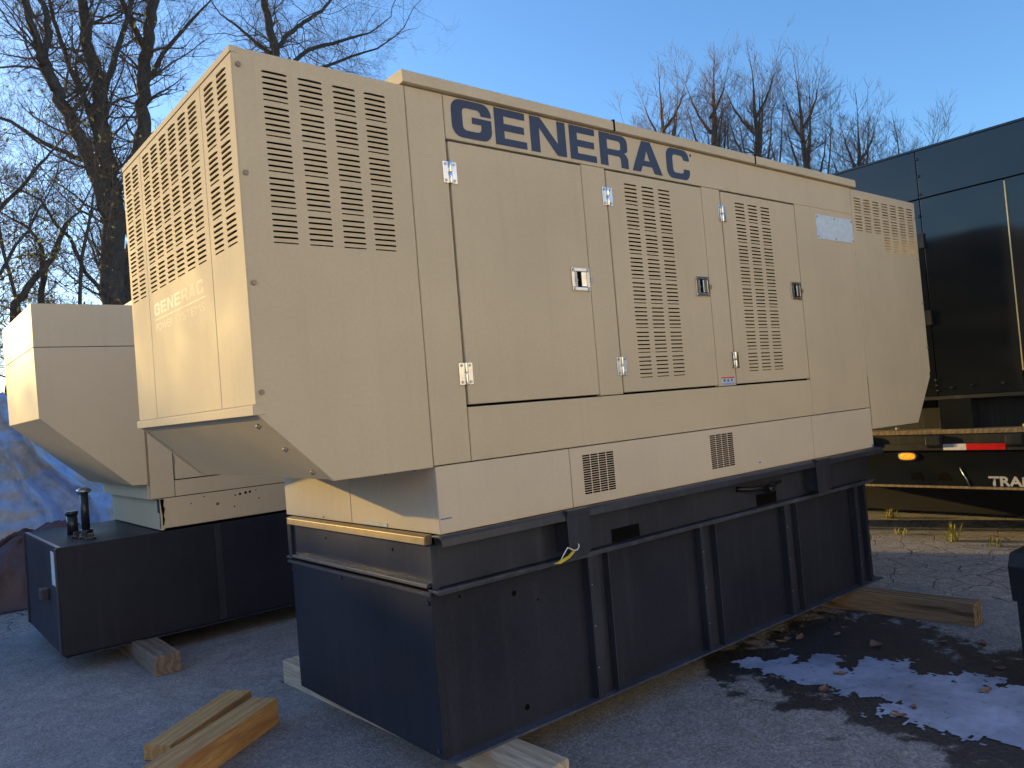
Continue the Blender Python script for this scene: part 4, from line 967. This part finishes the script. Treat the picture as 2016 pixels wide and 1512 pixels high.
# ------------------------------------------------------------------ far woods around the yard (outside the frame, they shade it and show in the paint)
def far_woods():
    r = random.Random(9); mb = MB()
    Rw = 46.0
    us = Vector((SUN.x, SUN.y, 0)).normalized(); lat = Vector((us.y, -us.x, 0))
    def hgt(a):
        p = CAM + Vector((math.cos(a), math.sin(a), 0))*Rw
        n = noise.fractal(Vector((a*6, 1.3, 0)), 1, 2, 4)
        h = 7.6 + 1.1*n
        u = p.dot(lat)
        facing = p.dot(us) > 0
        if facing:
            h = 8.75 + .3*n
            if u > 4.6: h -= 2.6*min(1, (u-4.6)/.8)
        return h
    a0, a1 = math.radians(99), math.radians(318); n = 260
    prev = None
    for k in range(n+1):
        a = a0+(a1-a0)*k/n; c = Vector((math.cos(a), math.sin(a), 0)); h = hgt(a)
        p = CAM + c*Rw; q = CAM + c*(Rw+6)
        cur = [(p.x, p.y, -.2), (p.x+c.x*.8, p.y+c.y*.8, h*.75), (p.x+c.x*2.4, p.y+c.y*2.4, h-.35), (q.x, q.y, h*.6), (q.x+c.x*3, q.y+c.y*3, -.2)]
        if prev:
            for i in range(4): mb.face([prev[i], cur[i], cur[i+1], prev[i+1]])
        prev = cur
    for _ in range(16000):
        a = r.uniform(a0, a1); h = hgt(a); z = h*(1-r.random()**2.2) + r.uniform(-.3, .35)
        d = Rw + 2.0 - 2.4*(1-z/h)*1.0 + r.uniform(-.6, .6)
        c = CAM + Vector((math.cos(a), math.sin(a), 0))*d; c.z = max(.2, z); v1 = rv(r).normalized(); v2 = rv(r); v2 = (v2-v1*v2.dot(v1)).normalized(); s = r.uniform(.10, .26)
        mb.face([c-v1*s, c+v2*s*.6, c+v1*s, c-v2*s*.6])
    o = mb.build('far_woods', 'far_wood', fix=False)
    tag(o, 'dark wood around the yard outside the picture', None, None, 'stuff')
far_woods()

# ------------------------------------------------------------------ pale building added unseen behind the camera to bounce warm sunlight
def bounce_building():
    y = -10.5
    H_ = empty('bounce_building', (2, y-4, 0), 'unseen pale building added behind the camera to bounce warm sunlight', 'building')
    B('wall', 'bounce_siding', H_, (-16, y-9, 0), (22, y-.03, 6.4), .01)
    for k in range(95): MB().prism([(-16+k*.4, y-.03), (-15.95+k*.4, y), (-15.85+k*.4, y), (-15.8+k*.4, y-.03)], 'z', .15, 6.25).build('siding_rib', 'bounce_siding', H_)
    for x in (-9, 1, 11):
        d = B('roller_door', 'white_label', H_, (x, y-.02, .02), (x+3.6, y+.02, 4.0), .01)
        for k in range(12): B('slat', 'white_label', d, (x+.02, y+.0205, .1+k*.32), (x+3.58, y+.035, .36+k*.32), .01)
    B('eave', 'bounce_siding', H_, (-16.3, y-9.3, 6.41), (22.3, y+.3, 6.65), .01)
    B('base_course', 'plinth_concrete', H_, (-16.02, y-9, 0), (22.02, y+.012, .14), .01)
bounce_building()

# ------------------------------------------------------------------ small things on the ground
def leaf_mesh(seed):
    r = random.Random(seed); mb = MB(); n = 5; vs = []
    for i in range(n+1):
        t = i/n; w = .030*math.sin(PI*min(1, t*.92+.06))*(1+.25*math.sin(t*9+seed)); x = -.055+.11*t; curl = .020*(2*t-1)**2
        vs += [(x, -w, .006+curl+.014*r.random()), (x, 0, .003+curl*.6), (x, w, .006+curl+.016*r.random())]
    fs = []
    for i in range(n):
        for k in range(2): a = i*3+k; fs.append((a, a+1, a+4, a+3))
    mb.add(vs, fs, smooth=True); return mb.mesh('fallen_leaf', 'leaf_dead', fix=False)
lms = [leaf_mesh(s) for s in range(4)]
LEAVES = [(3.237, 0.061, 'fallen leaf next to the black tank below its rib'),
          (3.359, 0.012, 'fallen leaf just right of the one beside the tank'),
          (3.538, -0.137, 'fallen leaf on the dark stain near the far beam'),
          (3.486, -0.408, 'largest fallen leaf in the middle of the dark stain'),
          (3.742, -0.67, 'fallen leaf on asphalt below the end of the far beam'),
          (3.852, -0.858, 'fallen leaf nearest the black stand'),
          (2.674, -0.523, 'fallen leaf on the near edge of the icy puddle'),
          (2.937, -0.476, 'fallen leaf at the upper rim of the icy puddle'),
          (2.595, -0.942, 'fallen leaf on the dark near rim of the puddle, left of its pair'),
          (2.722, -0.957, 'fallen leaf lying in the puddle, right of its pair'),
          (3.117, -1.128, 'fallen leaf at the far rim of the puddle below the stand'),
          (3.483, -1.074, 'fallen leaf between the puddle and the black stand'),
          (0.86, 2.06, 'fallen leaf against the beam left of the tank')]
rl = random.Random(3)
for k, (x, y, lab) in enumerate(LEAVES):
    o = place('fallen_leaf', lms[k % 4], (x, y, .004), None, (rl.uniform(-.15, .15), rl.uniform(-.15, .15), rl.uniform(0, 6.28)))
    s = 1.05 if k == 3 else rl.uniform(.5, .85); o.scale = (s, s, s*.55); tag(o, lab, 'leaf', 'fallen leaves on the asphalt')
for k, (x, y, lab) in enumerate(((7.72, 1.45, 'small yellow grass tuft at the left below the trailer'), (6.72, .40, 'larger yellow grass tuft growing from a crack below the trailer tape'), (6.85, .95, 'tiny weed in the crack between the two grass tufts'), (6.62, .02, 'green weed in the crack at the right edge'))):
    r = random.Random(k); mb = MB(); hh = (.12, .20, .07, .10)[k]
    for _ in range(40 if k < 2 else 16):
        a = r.uniform(0, 6.28); s = r.uniform(.2, 1)*hh*.7; w = Vector((-math.sin(a), math.cos(a), 0))*.004; p = Vector((x+r.uniform(-.05, .05), y+r.uniform(-.05, .05), 0)); q = p+Vector((math.cos(a)*s*.5, math.sin(a)*s*.5, hh*r.uniform(.5, .8))); e = p+Vector((math.cos(a)*s*1.2, math.sin(a)*s*1.2, hh*r.uniform(.6, 1)))
        mb.face([p-w, p+w, q+w*.8, q-w*.8]); mb.face([q-w*.8, q+w*.8, e])
    tag(mb.build('grass_tuft', 'grass', fix=False, origin=(x, y, 0)), lab, 'grass tuft', 'weeds in the pavement')
def grit():
    r = random.Random(8); mb = MB()
    for _ in range(1500):
        z = r.random()
        if z < .45: x, y = r.uniform(-.8, 1.6), r.uniform(.2, 3.4)
        elif z < .8: x, y = r.uniform(1.2, 4.5), r.uniform(-1.9, .1)
        else: x, y = r.uniform(4.5, 8), r.uniform(-.5, 1.6)
        s = .0025+.007*r.random()**4; a = r.uniform(0, 6)
        c, d = math.cos(a)*s, math.sin(a)*s
        b = [(x+c, y+d, .001), (x-d, y+c*.8, .001), (x-c*.9, y-d, .001), (x+d, y-c, .001)]; t = (x+r.uniform(-.3, .3)*s, y, s*1.1)
        for k in range(4): mb.face([b[k], b[(k+1) % 4], t])
    tag(mb.build('grit', 'asphalt', fix=False), 'loose grit and pebbles scattered on the asphalt', None, None, 'stuff')
grit()
